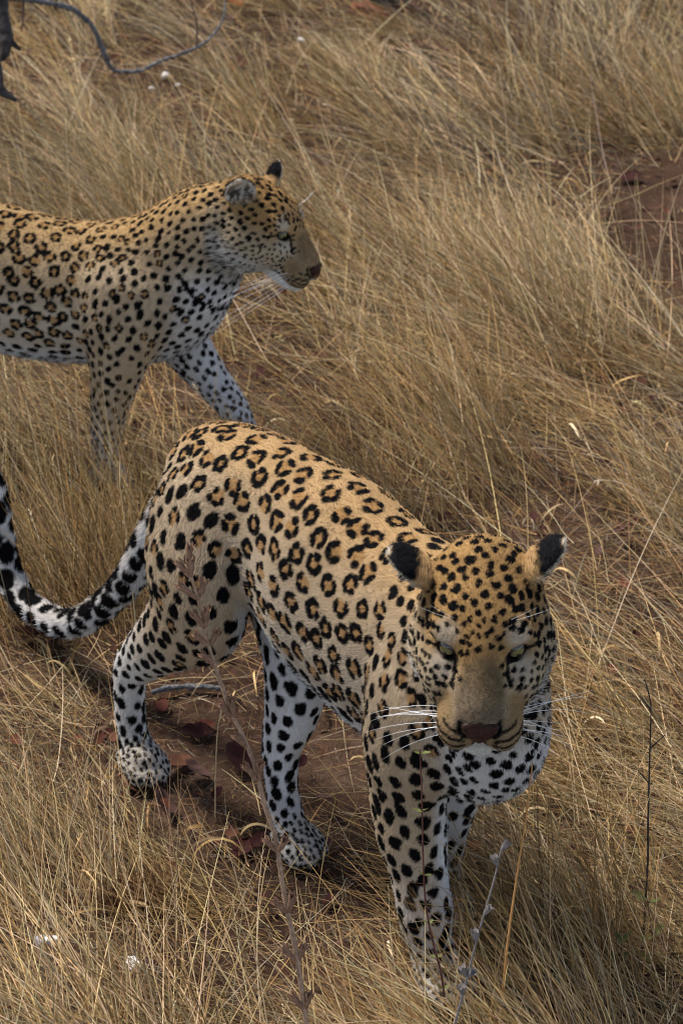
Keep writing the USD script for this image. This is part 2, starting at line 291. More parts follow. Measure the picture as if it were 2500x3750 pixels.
        for p, i in zip(C, vi):
            e1, nn = s.fl[i], s.n[i]; e2 = np.cross(nn, e1); S = sp_[i]; kd_ = kind[i]; a0 = rng.uniform(-.35, .35); ca, sa = math.cos(a0), math.sin(a0); x, y = ca * e1 + sa * e2, -sa * e1 + ca * e2
            tail = W['tail'][i] > .5 if 'tail' in W else False
            if rng.random() < kd_ * 1.15:
                m = rng.choice([3, 4, 4, 5]); th0 = rng.uniform(0, 6.28); el = rng.uniform(.95, 1.25); ro.append((p, x, y, nn, S * .34 * el, S * .30))
                gap = rng.integers(0, m) if rng.random() < .4 else -1
                for q in range(m):
                    if q == gap and m > 3: continue
                    th = th0 + (q + rng.uniform(-.15, .15)) * 2 * math.pi / m; rr = S * rng.uniform(.25, .30); cx_, cy_ = rr * math.cos(th) * el, rr * math.sin(th)
                    tx = -math.sin(th) * x + math.cos(th) * y; ty = math.cos(th) * x + math.sin(th) * y
                    bl.append((p + cx_ * x + cy_ * y, tx, ty, nn, S * rng.uniform(.85, 1.2) * .86 / m ** .93, S * rng.uniform(.13, .165)))
            else:
                k = rng.uniform(.85, 1.12) * (1.25 if tail else 1) * A['solid']; el = rng.uniform(1.1, 1.55); a = S * rng.uniform(.36, .44) * k
                bl.append((p, x, y, nn, a * math.sqrt(el), a / math.sqrt(el)))
                if rng.random() < .35:
                    th = rng.uniform(0, 6.28); bl.append((p + a * .8 * (math.cos(th) * x + math.sin(th) * y), x, y, nn, a * .6, a * .5))
        for line_, wd in A.get('bands', ()):                            # dark bands across the throat
            q = resample(np.asarray(line_, float), .012); _, ii = vt.query(q)
            for a_, i in enumerate(ii):
                t_ = nz(v[ii[min(a_ + 1, len(ii) - 1)]] - v[ii[max(a_ - 1, 0)]]); bl.append((v[i], t_, np.cross(s.n[i], t_), s.n[i], .0095 * rng.uniform(.6, 1.1), wd * rng.uniform(.7, 1.2)))
        s.bl = [np.array(q) for q in zip(*bl)]; s.ro = [np.array(q) for q in zip(*ro)]; s.bt = cKDTree(s.bl[0]); s.rt = cKDTree(s.ro[0])
    def head_colour(s, rgb):
        hp = s.hp; x, y, z = hp[:, 0], np.abs(hp[:, 1]), hp[:, 2]; n = len(x); mix = lambda a, b, q: a * (1 - q[:, None]) + np.asarray(b) * q[:, None]
        c = np.tile(s.A.get('crown', rgb(.35, .205, .08)), (n, 1))                          # crown
        c = mix(c, rgb(.42, .325, .21), sstep(.05, .0, z)); c = mix(c, rgb(.56, .51, .45), sstep(-.015, -.06, z))
        c = mix(c, rgb(.54, .48, .39), .6 * sstep(.026, .008, np.hypot(x - .034, np.hypot(y - .046, z - .058))))           # pale brow
        c = mix(c, rgb(.52, .46, .38), .6 * sstep(.030, .012, np.hypot(x - .053, np.hypot(y - .048, z - .014))))           # pale under the eye
        bw = .018 + .014 * sstep(.05, .10, x); br = sstep(.055, .080, x) * sstep(bw + .011, bw - .007, y) * sstep(-.028, -.015, z); c = mix(c, s.A.get('bridge', rgb(.115, .080, .045)), br * .92) * (1 + 1.1 * br * (fbm(hp * [60, 220, 220], 2, 8) - .5))[:, None]       # bridge of the nose
        pad = sstep(.075, .09, x) * sstep(.012, -.002, z) * (1 - br); c = mix(c, rgb(.235, .145, .062), pad * .9)
        c = mix(c, rgb(.66, .65, .63), sstep(.09, .115, x) * sstep(-.043, -.051, z) * sstep(.034, .018, y))               # white by the cleft
        c = mix(c, rgb(.66, .63, .58), sstep(.03, .06, x) * sstep(-.058, -.064, z))
        return c
    def marks(s, hp):
        """Black lines of the face, at points in head coordinates."""
        q = hp.copy(); q[:, 1] = np.abs(q[:, 1]); m = np.zeros(len(q)); wob = .0012 * (noise(hp * 260, 3) - .5)
        def line(pts, wd):
            nonlocal m; d = np.full(len(q), 9.)
            for a, b in zip(pts[:-1], pts[1:]):
                a, b = np.array(a), np.array(b); t = np.clip((q - a) @ (b - a) / ((b - a) @ (b - a)), 0, 1); d = np.minimum(d, np.linalg.norm(q - a - t[:, None] * (b - a), axis=1))
            m = np.maximum(m, sstep(wd + .0012, wd - .0008, d + wob))
        for pts, wd in s.slines: line(pts, wd)
        e = np.linalg.norm((q - [.0465, .0425, .0360]) / [.0205, .0185, .0098], axis=1); m = np.maximum(m, sstep(1.12, .95, e))
        return m
    lines = [([(.057, .0295, .031), (.068, .030, .018), (.077, .034, .003)], .0032), ([(.036, .060, .034), (.026, .067, .028)], .0024),              ([(.139, .017, -.022), (.133, .031, -.021), (.118, .046, -.020)], .0020), ([(.143, .021, -.031), (.133, .041, -.031), (.110, .055, -.030)], .0022),
             ([(.144, .021, -.040), (.132, .043, -.040), (.105, .057, -.038)], .0022), ([(.142, .021, -.049), (.130, .041, -.049), (.100, .057, -.046)], .0020),
             ([(.137, .000, -.058), (.130, .018, -.0605), (.110, .040, -.0600), (.075, .056, -.054)], .0030), ([(.146, 0, -.03), (.143, 0, -.058)], .0022), ([(.075, .058, -.052), (.062, .06, -.056)], .006),
             ([(.128, .026, -.008), (.138, .026, -.016), (.144, .016, -.026)], .0032)]
    def shade(s, P, vi, seed=0, face=True):
        """Coat colour at points P whose nearest skin vertex is vi."""
        col = s.col[vi].copy(); nn = s.n[vi]
        wob = 1 + .34 * (noise(P * 95, 11) - .5) + .16 * (noise(P * 260, 12) - .5)
        d, ix = s.rt.query(P, 2); q = P[:, None] - s.ro[0][ix]; r = np.sqrt(((q * s.ro[1][ix]).sum(-1) / s.ro[4][ix]) ** 2 + ((q * s.ro[2][ix]).sum(-1) / s.ro[5][ix]) ** 2 + ((q * s.ro[3][ix]).sum(-1) / s.ro[5][ix] / 1.5) ** 2).min(1) * wob
        m = sstep(1.1, .8, r)[:, None] * .85; col = col * (1 - m) + m * (s.gold * np.array([.80, .70, .58]))
        d, ix = s.bt.query(P, 8); q = P[:, None] - s.bl[0][ix]; r = np.sqrt(((q * s.bl[1][ix]).sum(-1) / s.bl[4][ix]) ** 2 + ((q * s.bl[2][ix]).sum(-1) / s.bl[5][ix]) ** 2 + ((q * s.bl[3][ix]).sum(-1) / s.bl[4][ix] / 1.4) ** 2).min(1) * wob
        m = sstep(1.10, .90, r)
        hp = (P - s.ho) @ s.hR.T / s.hs; nearh = np.abs(hp).max(1) < .2; mk = np.zeros(len(P)); mk[nearh] = s.marks(hp[nearh]); m = np.maximum(m, mk)
        m = (m * (1 - s.earmask[vi]))[:, None]; col = col * (1 - m) + m * np.array([.0035, .0032, .0035])
        em, eb, eu = s.earmask[vi][:, None], s.earback[vi], s.earup[vi]
        blk = eb * sstep(-.12, .12, eu + .3 * (noise(P * 120, 5) - .5)) * sstep(1.03, .98, eu); ec = np.array([.37, .27, .17]) * (1 - eb[:, None]) + np.array([.34, .21, .095]) * eb[:, None]
        ec = ec * (1 - (sstep(.97, 1.04, eu) * (1 - eb) + eb * sstep(.99, 1.03, eu))[:, None]) + np.array([.36, .31, .25]) * (sstep(.97, 1.04, eu) * (1 - eb) + eb * sstep(.99, 1.03, eu))[:, None]
        ec = ec * (1 - blk[:, None]) + np.array([.006, .006, .007]) * blk[:, None]; eo = s.earo[vi]; rim = (eb * sstep(.0, .28, eo) * sstep(-.6, 0, eu))[:, None] * .85; ec = ec * (1 - rim) + np.array([.40, .35, .27]) * rim; inn = ((1 - eb) * sstep(.95, .5, np.abs(eu)))[:, None] * .9; hr = sstep(.48, .68, noise(P * [300, 300, 60], 9))[:, None]; ec = ec * (1 - inn) + (np.array([.035, .030, .028]) * (1 - hr) + np.array([.48, .45, .40]) * hr) * inn
        return col * (1 - em) + ec * em
    def strands(s, N, seed, width):
        rng = np.random.default_rng(seed); v, f = s.v, s.f; tri = v[f]; ar = np.linalg.norm(np.cross(tri[:, 1] - tri[:, 0], tri[:, 2] - tri[:, 0]), axis=1)
        hw = s.w[:, -1][f].mean(1); pr = ar * (1 + 1.5 * hw); fi = rng.choice(len(f), N, p=pr / pr.sum()); b = rng.dirichlet((1, 1, 1), N)[..., None]
        P = (tri[fi] * b).sum(1); n = nz((s.n[f[fi]] * b).sum(1)); fl = (s.fl[f[fi]] * b).sum(1); L = (s.hl[f[fi]] * b[..., 0]).sum(1); vi = f[fi, b[..., 0].argmax(1)]
        hp = (P - s.ho) @ s.hR.T / s.hs; q = hp.copy(); q[:, 1] = np.abs(q[:, 1]); bad = np.linalg.norm((q - [.0475, .0425, .0375]) / [.02, .0160, .0090], axis=1) < 1
        bad |= (hp[:, 0] > .1245) & (q[:, 1] < .0205 - .25 * np.clip(-.012 - hp[:, 2], 0, 1)) & (hp[:, 2] > -.036) & (hp[:, 2] < .000)
        P, n, fl, L, vi = P[~bad], n[~bad], fl[~bad], L[~bad], vi[~bad]; N = len(P)
        Q = P + nz(fl) * (L * .45)[:, None]; col = s.shade(Q, s.vt.query(Q)[1]); col *= (1 + (.26 + .5 * (s.w[vi, -1:] > .5)) * (rng.random((N, 1)) - .5) + .10 * (rng.random((N, 3)) - .5))
        L = L * rng.uniform(.65, 1.25, N) * (1 + .5 * s.earmask[vi]); clump = .7 * np.stack([fbm(P * 45 + 7 * k, 2, 31 + k) - .5 for k in range(3)], 1)
        lift = .36 + .4 * (rng.random((N, 1)) - .5); d1 = nz(fl + lift * n + .5 * clump + .22 * rng.normal(size=(N, 3))); d2 = nz(fl + .12 * n + .7 * clump + .25 * rng.normal(size=(N, 3)) + [0, 0, -.15])
        L = L[:, None]; p0 = P - n * .0008; p1 = P + d1 * L * .5; p2 = p1 + d2 * L * .5
        return np.stack([p0, p1, p2], 1), col, np.tile(np.array([1., .85, .25]) * width, (N, 1))

BANDS = [([(0.176, 0.015, 0.501), (0.183, 0.012, 0.485), (0.195, 0.02, 0.462), (0.212, 0.03, 0.444), (0.231, 0.05, 0.426), (0.249, 0.075, 0.417)], .0055), ([(0.264, 0.03, 0.484), (0.28, 0.04, 0.478), (0.296, 0.05, 0.484)], .0045)]
def leopard_a():
    m = .09
    ch = [Chain('torso', [(.075, m, .60, .05, .05), (.125, m, .60, .085, .10), (.21, m, .59, .108, .135), (.34, m, .578, .096, .160), (.48, m, .551, .116, .187), (.62, m - .004, .528, .113, .185), (.74, m - .014, .525, .096, .175), (.83, m - .024, .535, .083, .15), (.89, m - .036, .55, .068, .11)], k=.05),
          Chain('neck', [(.70, m, .60, .085, .095), (.79, m - .02, .615, .092, .105), (.87, .04, .645, .09, .105), (.93, -.005, .67, .08, .095), (.955, -.03, .68, .07, .08)], k=.05),
          Chain('chest', [(.80, m - .018, .43, .062, .072), (.855, m - .034, .445, .064, .077), (.90, m - .05, .50, .070, .088), (.925, .018, .57, .073, .085)], k=.05),
          Chain('tail', [(.10, m, .57, .035, .035), (.04, m, .555, .034, .034), (-.02, m, .49, .034, .034), (-.085, m, .405, .031, .031), (-.155, m, .305, .028, .028), (-.234, m, .222, .026, .026), (-.33, m, .142, .026, .026), (-.43, m, .095, .026, .026), (-.53, m, .085, .026, .026), (-.598, m, .125, .0255, .0255), (-.625, m, .20, .024, .024), (-.635, m, .28, .023, .023), (-.66, m, .33, .016, .016)], k=.02),
          Chain('hind_r', [(.185, .033, .60, .07, .112), (.20, .008, .52, .074, .122), (.205, -.004, .44, .064, .104), (.155, -.004, .375, .05, .078), (.075, -.004, .30, .036, .055), (.005, .0, .235, .027, .042), (-.028, .0, .195, .0265, .033), (-.03, .0, .12, .026, .028), (-.02, .0, .065, .028, .030), (.01, .0, .038, .034, .032)], k=.018),
          Chain('hind_l', [(.185, .135, .585, .065, .11), (.24, .135, .50, .065, .115), (.305, .12, .41, .058, .09), (.34, .10, .33, .050, .065), (.335, .09, .255, .040, .050), (.32, .078, .18, .030, .036), (.33, .072, .11, .027, .028), (.352, .070, .06, .027, .027), (.375, .070, .035, .030, .027)], k=.03),
          Chain('fore_r', [(.80, .012, .60, .045, .085), (.79, -.004, .51, .058, .10), (.765, -.002, .43, .057, .088), (.75, .006, .355, .051, .071), (.755, .010, .28, .051, .062), (.775, .013, .20, .042, .048), (.79, .015, .135, .042, .043), (.803, .016, .085, .034, .035), (.825, .016, .04, .038, .035)], k=.02),
          Chain('fore_l', [(.79, .118, .57, .042, .09), (.775, .122, .50, .043, .09), (.735, .138, .42, .046, .075), (.705, .155, .34, .043, .06), (.69, .15, .25, .036, .044), (.672, .148, .15, .031, .033), (.668, .148, .08, .028, .030), (.68, .148, .036, .031, .029)], k=.035)]
    for nm, c, cc in (('hind_r', (.012, .0, .028), 0), ('hind_l', (.385, .070, .027), 0), ('fore_r', (.848, .017, .030), 0), ('fore_l', (.705, .15, .028), 0)):
        base = [x for x in ch if x.name == nm][0]
        for i, y in enumerate((-.026, -.009, .009, .026)):
            x0 = c[0] + (.022 if i in (1, 2) else .010); q = Chain(nm, [(c[0] - .03, c[1] + y * .7, c[2] + .010, .018, .018), (x0, c[1] + y, c[2] - .003, .0165, .0165), (x0 + .012, c[1] + y, c[2] - .011, .0135, .0135)], k=.006); q.t = np.full(len(q.t), .985); ch.append(q)
    R = rot_head(math.atan2(-.648, .764), math.radians(24))
    ears = [((-.062, -.080, .062), (-.15, -.82, .58), (.25, -.75, -.75)), ((-.066, .066, .076), (-.15, .70, .72), (.25, .75, -.75))]
    return Leopard(ch, (.992, -.057, .729), R, 1.05, (-.72, -.21, -.01), (1.20, .33, .92), .0045, ears, 4,
                   dict(tan_above=.50, solid=.95, chest_z=.52, s_body=.044, s_neck=.0225, s_leg=.036, leg_kind=.45, tan_to=dict(hind_r=.52, hind_l=.05, fore_r=.75, fore_l=.5)))
def leopard_b():
    m = .09
    ch = [Chain('torso', [(-.80, m, .49, .05, .05), (-.73, m, .485, .085, .105), (-.62, m, .475, .10, .13), (-.45, m, .450, .098, .145), (-.28, m, .430, .108, .165), (-.12, m, .412, .115, .158), (.0, m, .415, .115, .152), (.08, m, .425, .105, .142), (.14, m, .435, .085, .115)], k=.05),
          Chain('neck', [(.0, m, .48, .08, .075), (.08, m, .500, .082, .095), (.15, m - .003, .54, .08, .097), (.215, m - .012, .59, .074, .09), (.25, m - .018, .61, .068, .08)], k=.045),
          Chain('chest', [(.06, m, .36, .075, .07), (.13, m, .395, .08, .08), (.185, m, .465, .075, .085), (.22, .085, .545, .065, .075)], k=.05),
          Chain('tail', [(-.78, m, .52, .035, .035), (-.88, m, .44, .028, .028), (-.98, m, .30, .026, .026), (-1.06, m, .18, .025, .025), (-1.2, m, .12, .024, .024), (-1.36, m, .14, .023, .023), (-1.45, m, .2, .018, .018)], k=.02),
          Chain('hind_r', [(-.66, .03, .46, .06, .10), (-.64, .015, .36, .055, .095), (-.62, .005, .28, .045, .07), (-.68, .005, .20, .032, .045), (-.72, .005, .155, .025, .03), (-.70, .005, .08, .024, .025), (-.68, .005, .035, .03, .028)], k=.03),
          Chain('hind_l', [(-.66, .15, .46, .06, .10), (-.60, .165, .36, .055, .095), (-.52, .165, .28, .045, .07), (-.52, .165, .20, .032, .045), (-.56, .165, .15, .025, .03), (-.53, .165, .08, .024, .025), (-.50, .165, .035, .03, .028)], k=.03),
          Chain('fore_r', [(.06, .005, .46, .05, .09), (.05, -.005, .39, .052, .085), (.038, -.005, .32, .046, .068), (.025, .0, .26, .040, .055), (.012, .0, .20, .034, .044), (.0, .0, .13, .030, .034), (-.004, .0, .075, .027, .029), (.006, .0, .034, .03, .028)], k=.035),
          Chain('fore_l', [(.05, .175, .44, .05, .08), (.075, .18, .36, .052, .075), (.12, .182, .28, .045, .06), (.175, .182, .205, .037, .045), (.235, .182, .13, .031, .034), (.262, .182, .075, .028, .028), (.285, .182, .035, .031, .028)], k=.035)]
    for nm, c in (('hind_r', (-.655, .005, .028)), ('hind_l', (-.475, .165, .028)), ('fore_r', (.012, .0, .028)), ('fore_l', (.31, .182, .028))):
        for i, y in enumerate((-.023, -.008, .008, .023)):
            x0 = c[0] + (.02 if i in (1, 2) else .009); q = Chain(nm, [(c[0] - .03, c[1] + y * .7, c[2] + .010, .016, .016), (x0, c[1] + y, c[2] - .003, .015, .015), (x0 + .010, c[1] + y, c[2] - .010, .012, .012)], k=.008); q.t = np.full(len(q.t), .985); ch.append(q)
    R = rot_head(math.radians(-12), math.radians(27))
    ears = [((-.074, -.062, .066), (-.35, -.45, .82), (.55, -.83, .1)), ((-.062, .062, .066), (-.25, .40, .86), (.75, .65, .1))]
    return Leopard(ch, (.355, .062, .599), R, .92, (-1.50, -.12, -.01), (.62, .32, .82), .005, ears, 9,
                   dict(tan_above=.52, bridge=np.array([.20, .125, .055]), solid=.84, bands=BANDS, chest_z=.47, gold=np.array([.42, .26, .112]), tan=np.array([.44, .32, .19]), crown=np.array([.37, .215, .083]), s_body=.035, s_neck=.020, s_leg=.024, leg_kind=.2, tan_to=dict(hind_r=.5, hind_l=.1, fore_r=.8, fore_l=.05)))

# ---------------------------------------------------------------- ground
rng = np.random.default_rng(2024)
def gz(x, y):
    """Height of the ground."""
    p = np.stack([np.asarray(x, float), np.asarray(y, float), np.zeros_like(np.asarray(x, float))], -1)
    flat = sstep(.15, .6, np.hypot((p[..., 0] + .1) / 1.0, (p[..., 1] - 3.8) / 1.0))
    far = sstep(8.0, 30.0, np.hypot(p[..., 0], p[..., 1] - 4))
    return (.035 * (fbm(p * 1.1, 2, 3) - .5) * flat - .015) + .014 * (fbm(p * 14, 3, 4) - .5) + .006 * (fbm(p * 55, 2, 9) - .5) + far * 1.2 * (fbm(p * .05, 2, 1) - .5)
xs = np.r_[np.linspace(-80, -2.4, 24)[:-1], np.linspace(-2.4, 2.4, 300), np.linspace(2.4, 80, 24)[1:]]; ys = np.r_[np.linspace(-60, 2.2, 24)[:-1], np.linspace(2.2, 11, 460), np.linspace(11, 140, 30)[1:]]
X, Y = np.meshgrid(xs, ys, indexing='ij'); V = np.stack([X, Y, gz(X, Y)], -1).reshape(-1, 3); i, j = np.meshgrid(np.arange(len(xs) - 1), np.arange(len(ys) - 1), indexing='ij'); k = i * len(ys) + j
Fq = np.stack([k, k + len(ys), k + len(ys) + 1, k + 1], -1).reshape(-1, 4)
SOIL = mat('soil', {'g': ('geometry', {}), 'n': ('noise_texture', {'scale': 2.3, 'detail': 6., 'roughness': .6}), 'n2': ('noise_texture', {'scale': 60., 'detail': 8., 'roughness': .7}), 'r': ('rgb_ramp', {'ramp': [(.30, (.026, .017, .013)), (.55, (.050, .030, .021)), (.75, (.078, .053, .039))]}),
    'r2': ('rgb_ramp', {'ramp': [(.25, (.45, .42, .40)), (.75, (1.25, 1.2, 1.15))]}), 'm': ('mix', {'mix_type': 'multiply', 'fac': 1.0}), 'p': ('principled_bsdf', {'roughness': 1.0, 'specular_ior_level': .0}), 'b': ('bump', {'strength': .8, 'distance': .006})},
    [('g.position', 'n.vector'), ('g.position', 'n2.vector'), ('n.fac', 'r.fac'), ('n2.fac', 'r2.fac'), ('r.color', 'm.color1'), ('r2.color', 'm.color2'), ('m.color', 'p.base_color'), ('n2.fac', 'b.height'), ('b.normal', 'p.normal')], 'p.BSDF')
tag(obj('ground', (V, Fq), SOIL, smooth=True), 'reddish brown sandy soil under the dry grass', 'ground', kind='structure')

# ---------------------------------------------------------------- the two leopards
EYE = mat('eye', {'a': ('attribute', {'attribute': 'tint'}), 'p': ('principled_bsdf', {'roughness': .12, 'specular_ior_level': .5})}, [('a.color', 'p.base_color')], 'p.BSDF')
NOSE = noisy('nose_skin', (.010, .005, .004), (.036, .015, .011), 180., .45, .4, .001)
WHISK = mat('whisker', {'p': ('principled_bsdf', {'base_color': (.86, .86, .86), 'roughness': .35})}, [], 'p.BSDF')
LEO = []
def place_leopard(L, loc, rot, label, nfur, seed, wd):
    t = thing('leopard', label, 'leopard', loc, rot); c, s = math.cos(rot), math.sin(rot)
    base = L.shade(L.v, np.arange(len(L.v))); obj('body', (L.v, L.f), SKIN, t, True, base * .8)
    P, col, W = L.strands(nfur, seed, wd); curves('fur', P, W, FUR, col, t)
    for y in (-1, 1):
        m = trimesh.creation.icosphere(3, .0125 * L.hs); d = nz(np.array([.80, y * .42, -.12])); u = m.vertices / (.0125 * L.hs); a = np.arccos(np.clip(u @ d, -1, 1))
        tint = np.where((a < .28)[:, None], [.004, .004, .004], np.where((a < .80)[:, None], [.085, .075, .03], [.03, .025, .02])); 
        m.vertices = m.vertices @ L.hR + L.HW((.0400, y * .0425, .0375)); obj('eye', m, EYE, t, True, tint)
    # nose pad
    import manifold3d as mf
    S = lambda q, r: mf.Manifold.sphere(r * L.hs, 20).translate([float(z) for z in L.HW(q)])
    pad = mf.Manifold.batch_hull([S((.1360, .0180, -.0080), .0055), S((.1360, -.0180, -.0080), .0055), S((.1395, .011, -.019), .006), S((.1395, -.011, -.019), .006), S((.1395, 0, -.031), .0045), S((.1335, 0, -.001), .0065), S((.1440, 0, -.014), .0055)]).refine_to_length(.002)
    mm = pad.to_mesh(); obj('nose', trimesh.Trimesh(mm.vert_properties[:, :3], mm.tri_verts, process=False), NOSE, t, True)
    r = np.random.default_rng(seed + 50); wp = []
    for y in (-1, 1):
        for row in range(3):
            for q in range(3):
                b = np.array([.118 - .013 * q, y * (.039 + .0035 * q), -.026 - .0105 * row]); out = nz(np.array([-.25 - .14 * q + .1 * r.normal(), y * 1., -.22 - .20 * row + .12 * r.normal()])); ln = r.uniform(.075, .135)
                tt = np.linspace(0, 1, 7)[:, None]; wp.append(L.HW(b + out * ln * tt + np.array([-.06, 0, -.12]) * tt ** 2 * r.uniform(.3, 1.6)))
        for q in range(2):
            b = np.array([.022, y * (.036 + .007 * q), .072]); out = nz(np.array([.35, y * (.35 + .25 * q), .75])); tt = np.linspace(0, 1, 7)[:, None]; wp.append(L.HW(b + out * .055 * tt + np.array([-.012, y * .012, -.006]) * tt ** 2))
    for i, q in enumerate(wp): curves('whisker', np.array(q)[None], np.array([.00085, .0008, .00075, .0007, .0006, .00045, .0002]) * (.62 if i % 11 < 9 else .35), WHISK, None, t)
    R = np.array([[c, -s, 0], [s, c, 0], [0, 0, 1]]); LEO.append((cKDTree(L.v[::2] @ R.T + loc), L.v[::2] @ R.T + loc, L.n[::2] @ R.T))
place_leopard(leopard_a(), (-.356, 4.037, 0), math.atan2(-.8, .6), 'large leopard walking towards the viewer with lowered head and curled tail', 280000, 71, .00062)
place_leopard(leopard_b(), (-.5095, 5.240, 0), math.radians(-14), 'smaller leopard seen side on behind the other, walking right, rump out of frame', 150000, 72, .00075)
def clear(P, margin=.004):
    """Which curves stay out of the leopards."""
    ok = np.ones(len(P), bool)
    for tree, v, n in LEO:
        q = P[:, 1:].reshape(-1, 3); d, i = tree.query(q, distance_upper_bound=.16); h = np.isfinite(d); bad = np.zeros(len(q), bool); i = i[h]
        bad[h] = (((q[h] - v[i]) * n[i]).sum(1) < margin); ok &= ~bad.reshape(len(P), -1).any(1)
    return ok

# ---------------------------------------------------------------- grass
PAL = {'pale': [(.68, .50, .275), (.62, .43, .21), (.72, .57, .355), (.50, .335, .155)], 'gold': [(.45, .285, .115), (.38, .23, .088), (.51, .35, .165), (.30, .175, .065)],
       'brown': [(.13, .078, .043), (.085, .05, .029), (.19, .125, .072), (.06, .036, .022)], 'grey': [(.19, .15, .105), (.12, .094, .07), (.28, .23, .17), (.07, .055, .043)], 'rust': [(.25, .125, .058), (.17, .08, .037), (.31, .175, .088), (.10, .048, .023)]}
def tints(n, pal, r):
    """A colour for every blade from a weighted mix of palettes: {'pale': .6, 'gold': .4}."""
    ks = list(pal); pick = r.choice(len(ks), n, p=np.array([pal[q] for q in ks], float) / sum(pal.values())); out = np.zeros((n, 3))
    for a, q in enumerate(ks):
        m = pick == a; c = np.array(PAL[q]); out[m] = c[r.integers(0, len(c), m.sum())]
    return np.clip(.74 * out * np.where(r.random((n, 1)) < .38, r.uniform(1.1, 1.5, (n, 1)), r.uniform(.42, .95, (n, 1))) * (1 + .05 * r.normal(size=(n, 3))), .01, .9)
def blades(b, az, lean, L, droop, r, k=6, kink=.09):
    n = len(b); d = np.stack([np.sin(lean) * np.cos(az), np.sin(lean) * np.sin(az), np.cos(lean)], 1); t = np.linspace(0, 1, k)[None, :, None]; h = np.stack([.45 * np.cos(az), .45 * np.sin(az), np.full(n, -.75)], 1)
    side = np.stack([-np.sin(az), np.cos(az), 0 * az], 1) * (kink * r.normal(size=(n, 1)))
    P = b[:, None] + L[:, None, None] * (t * d[:, None] + (droop[:, None, None] * h[:, None] + side[:, None]) * t ** 2)
    P[..., 2] = np.maximum(P[..., 2], gz(P[..., 0], P[..., 1]) + .003 + .012 * r.random((n, 1))); return P
TAPER = np.array([1., .95, .85, .7, .5, .22])
def grow(name, n, cx, cy, rx, ry, rot, L, az, lean, droop, pal, wd, seed, spread=.75, lsp=.28, parent=None, m=STRAW):
    r = np.random.default_rng(seed); q = r.normal(size=(n, 2)) * [rx, ry]; c, s = math.cos(rot), math.sin(rot); x = cx + q[:, 0] * c - q[:, 1] * s; y = cy + q[:, 0] * s + q[:, 1] * c
    b = np.stack([x, y, gz(x, y) - .004], 1); a = math.radians(az) + spread * r.normal(size=n); le = np.clip(lean + lsp * r.normal(size=n), .02, 1.5); ln = L * (.35 + .85 * r.random(n) ** .8)
    P = blades(b, a, le, ln, np.maximum(droop * r.uniform(.4, 1.6, n), 0), r); w = wd * r.uniform(.6, 1.25, (n, 1)) * TAPER[None]; t = tints(n, pal, r); t *= np.where(r.random((n, 1)) < .22, .5, 1); ok = clear(P)
    return P[ok], w[ok], t[ok]

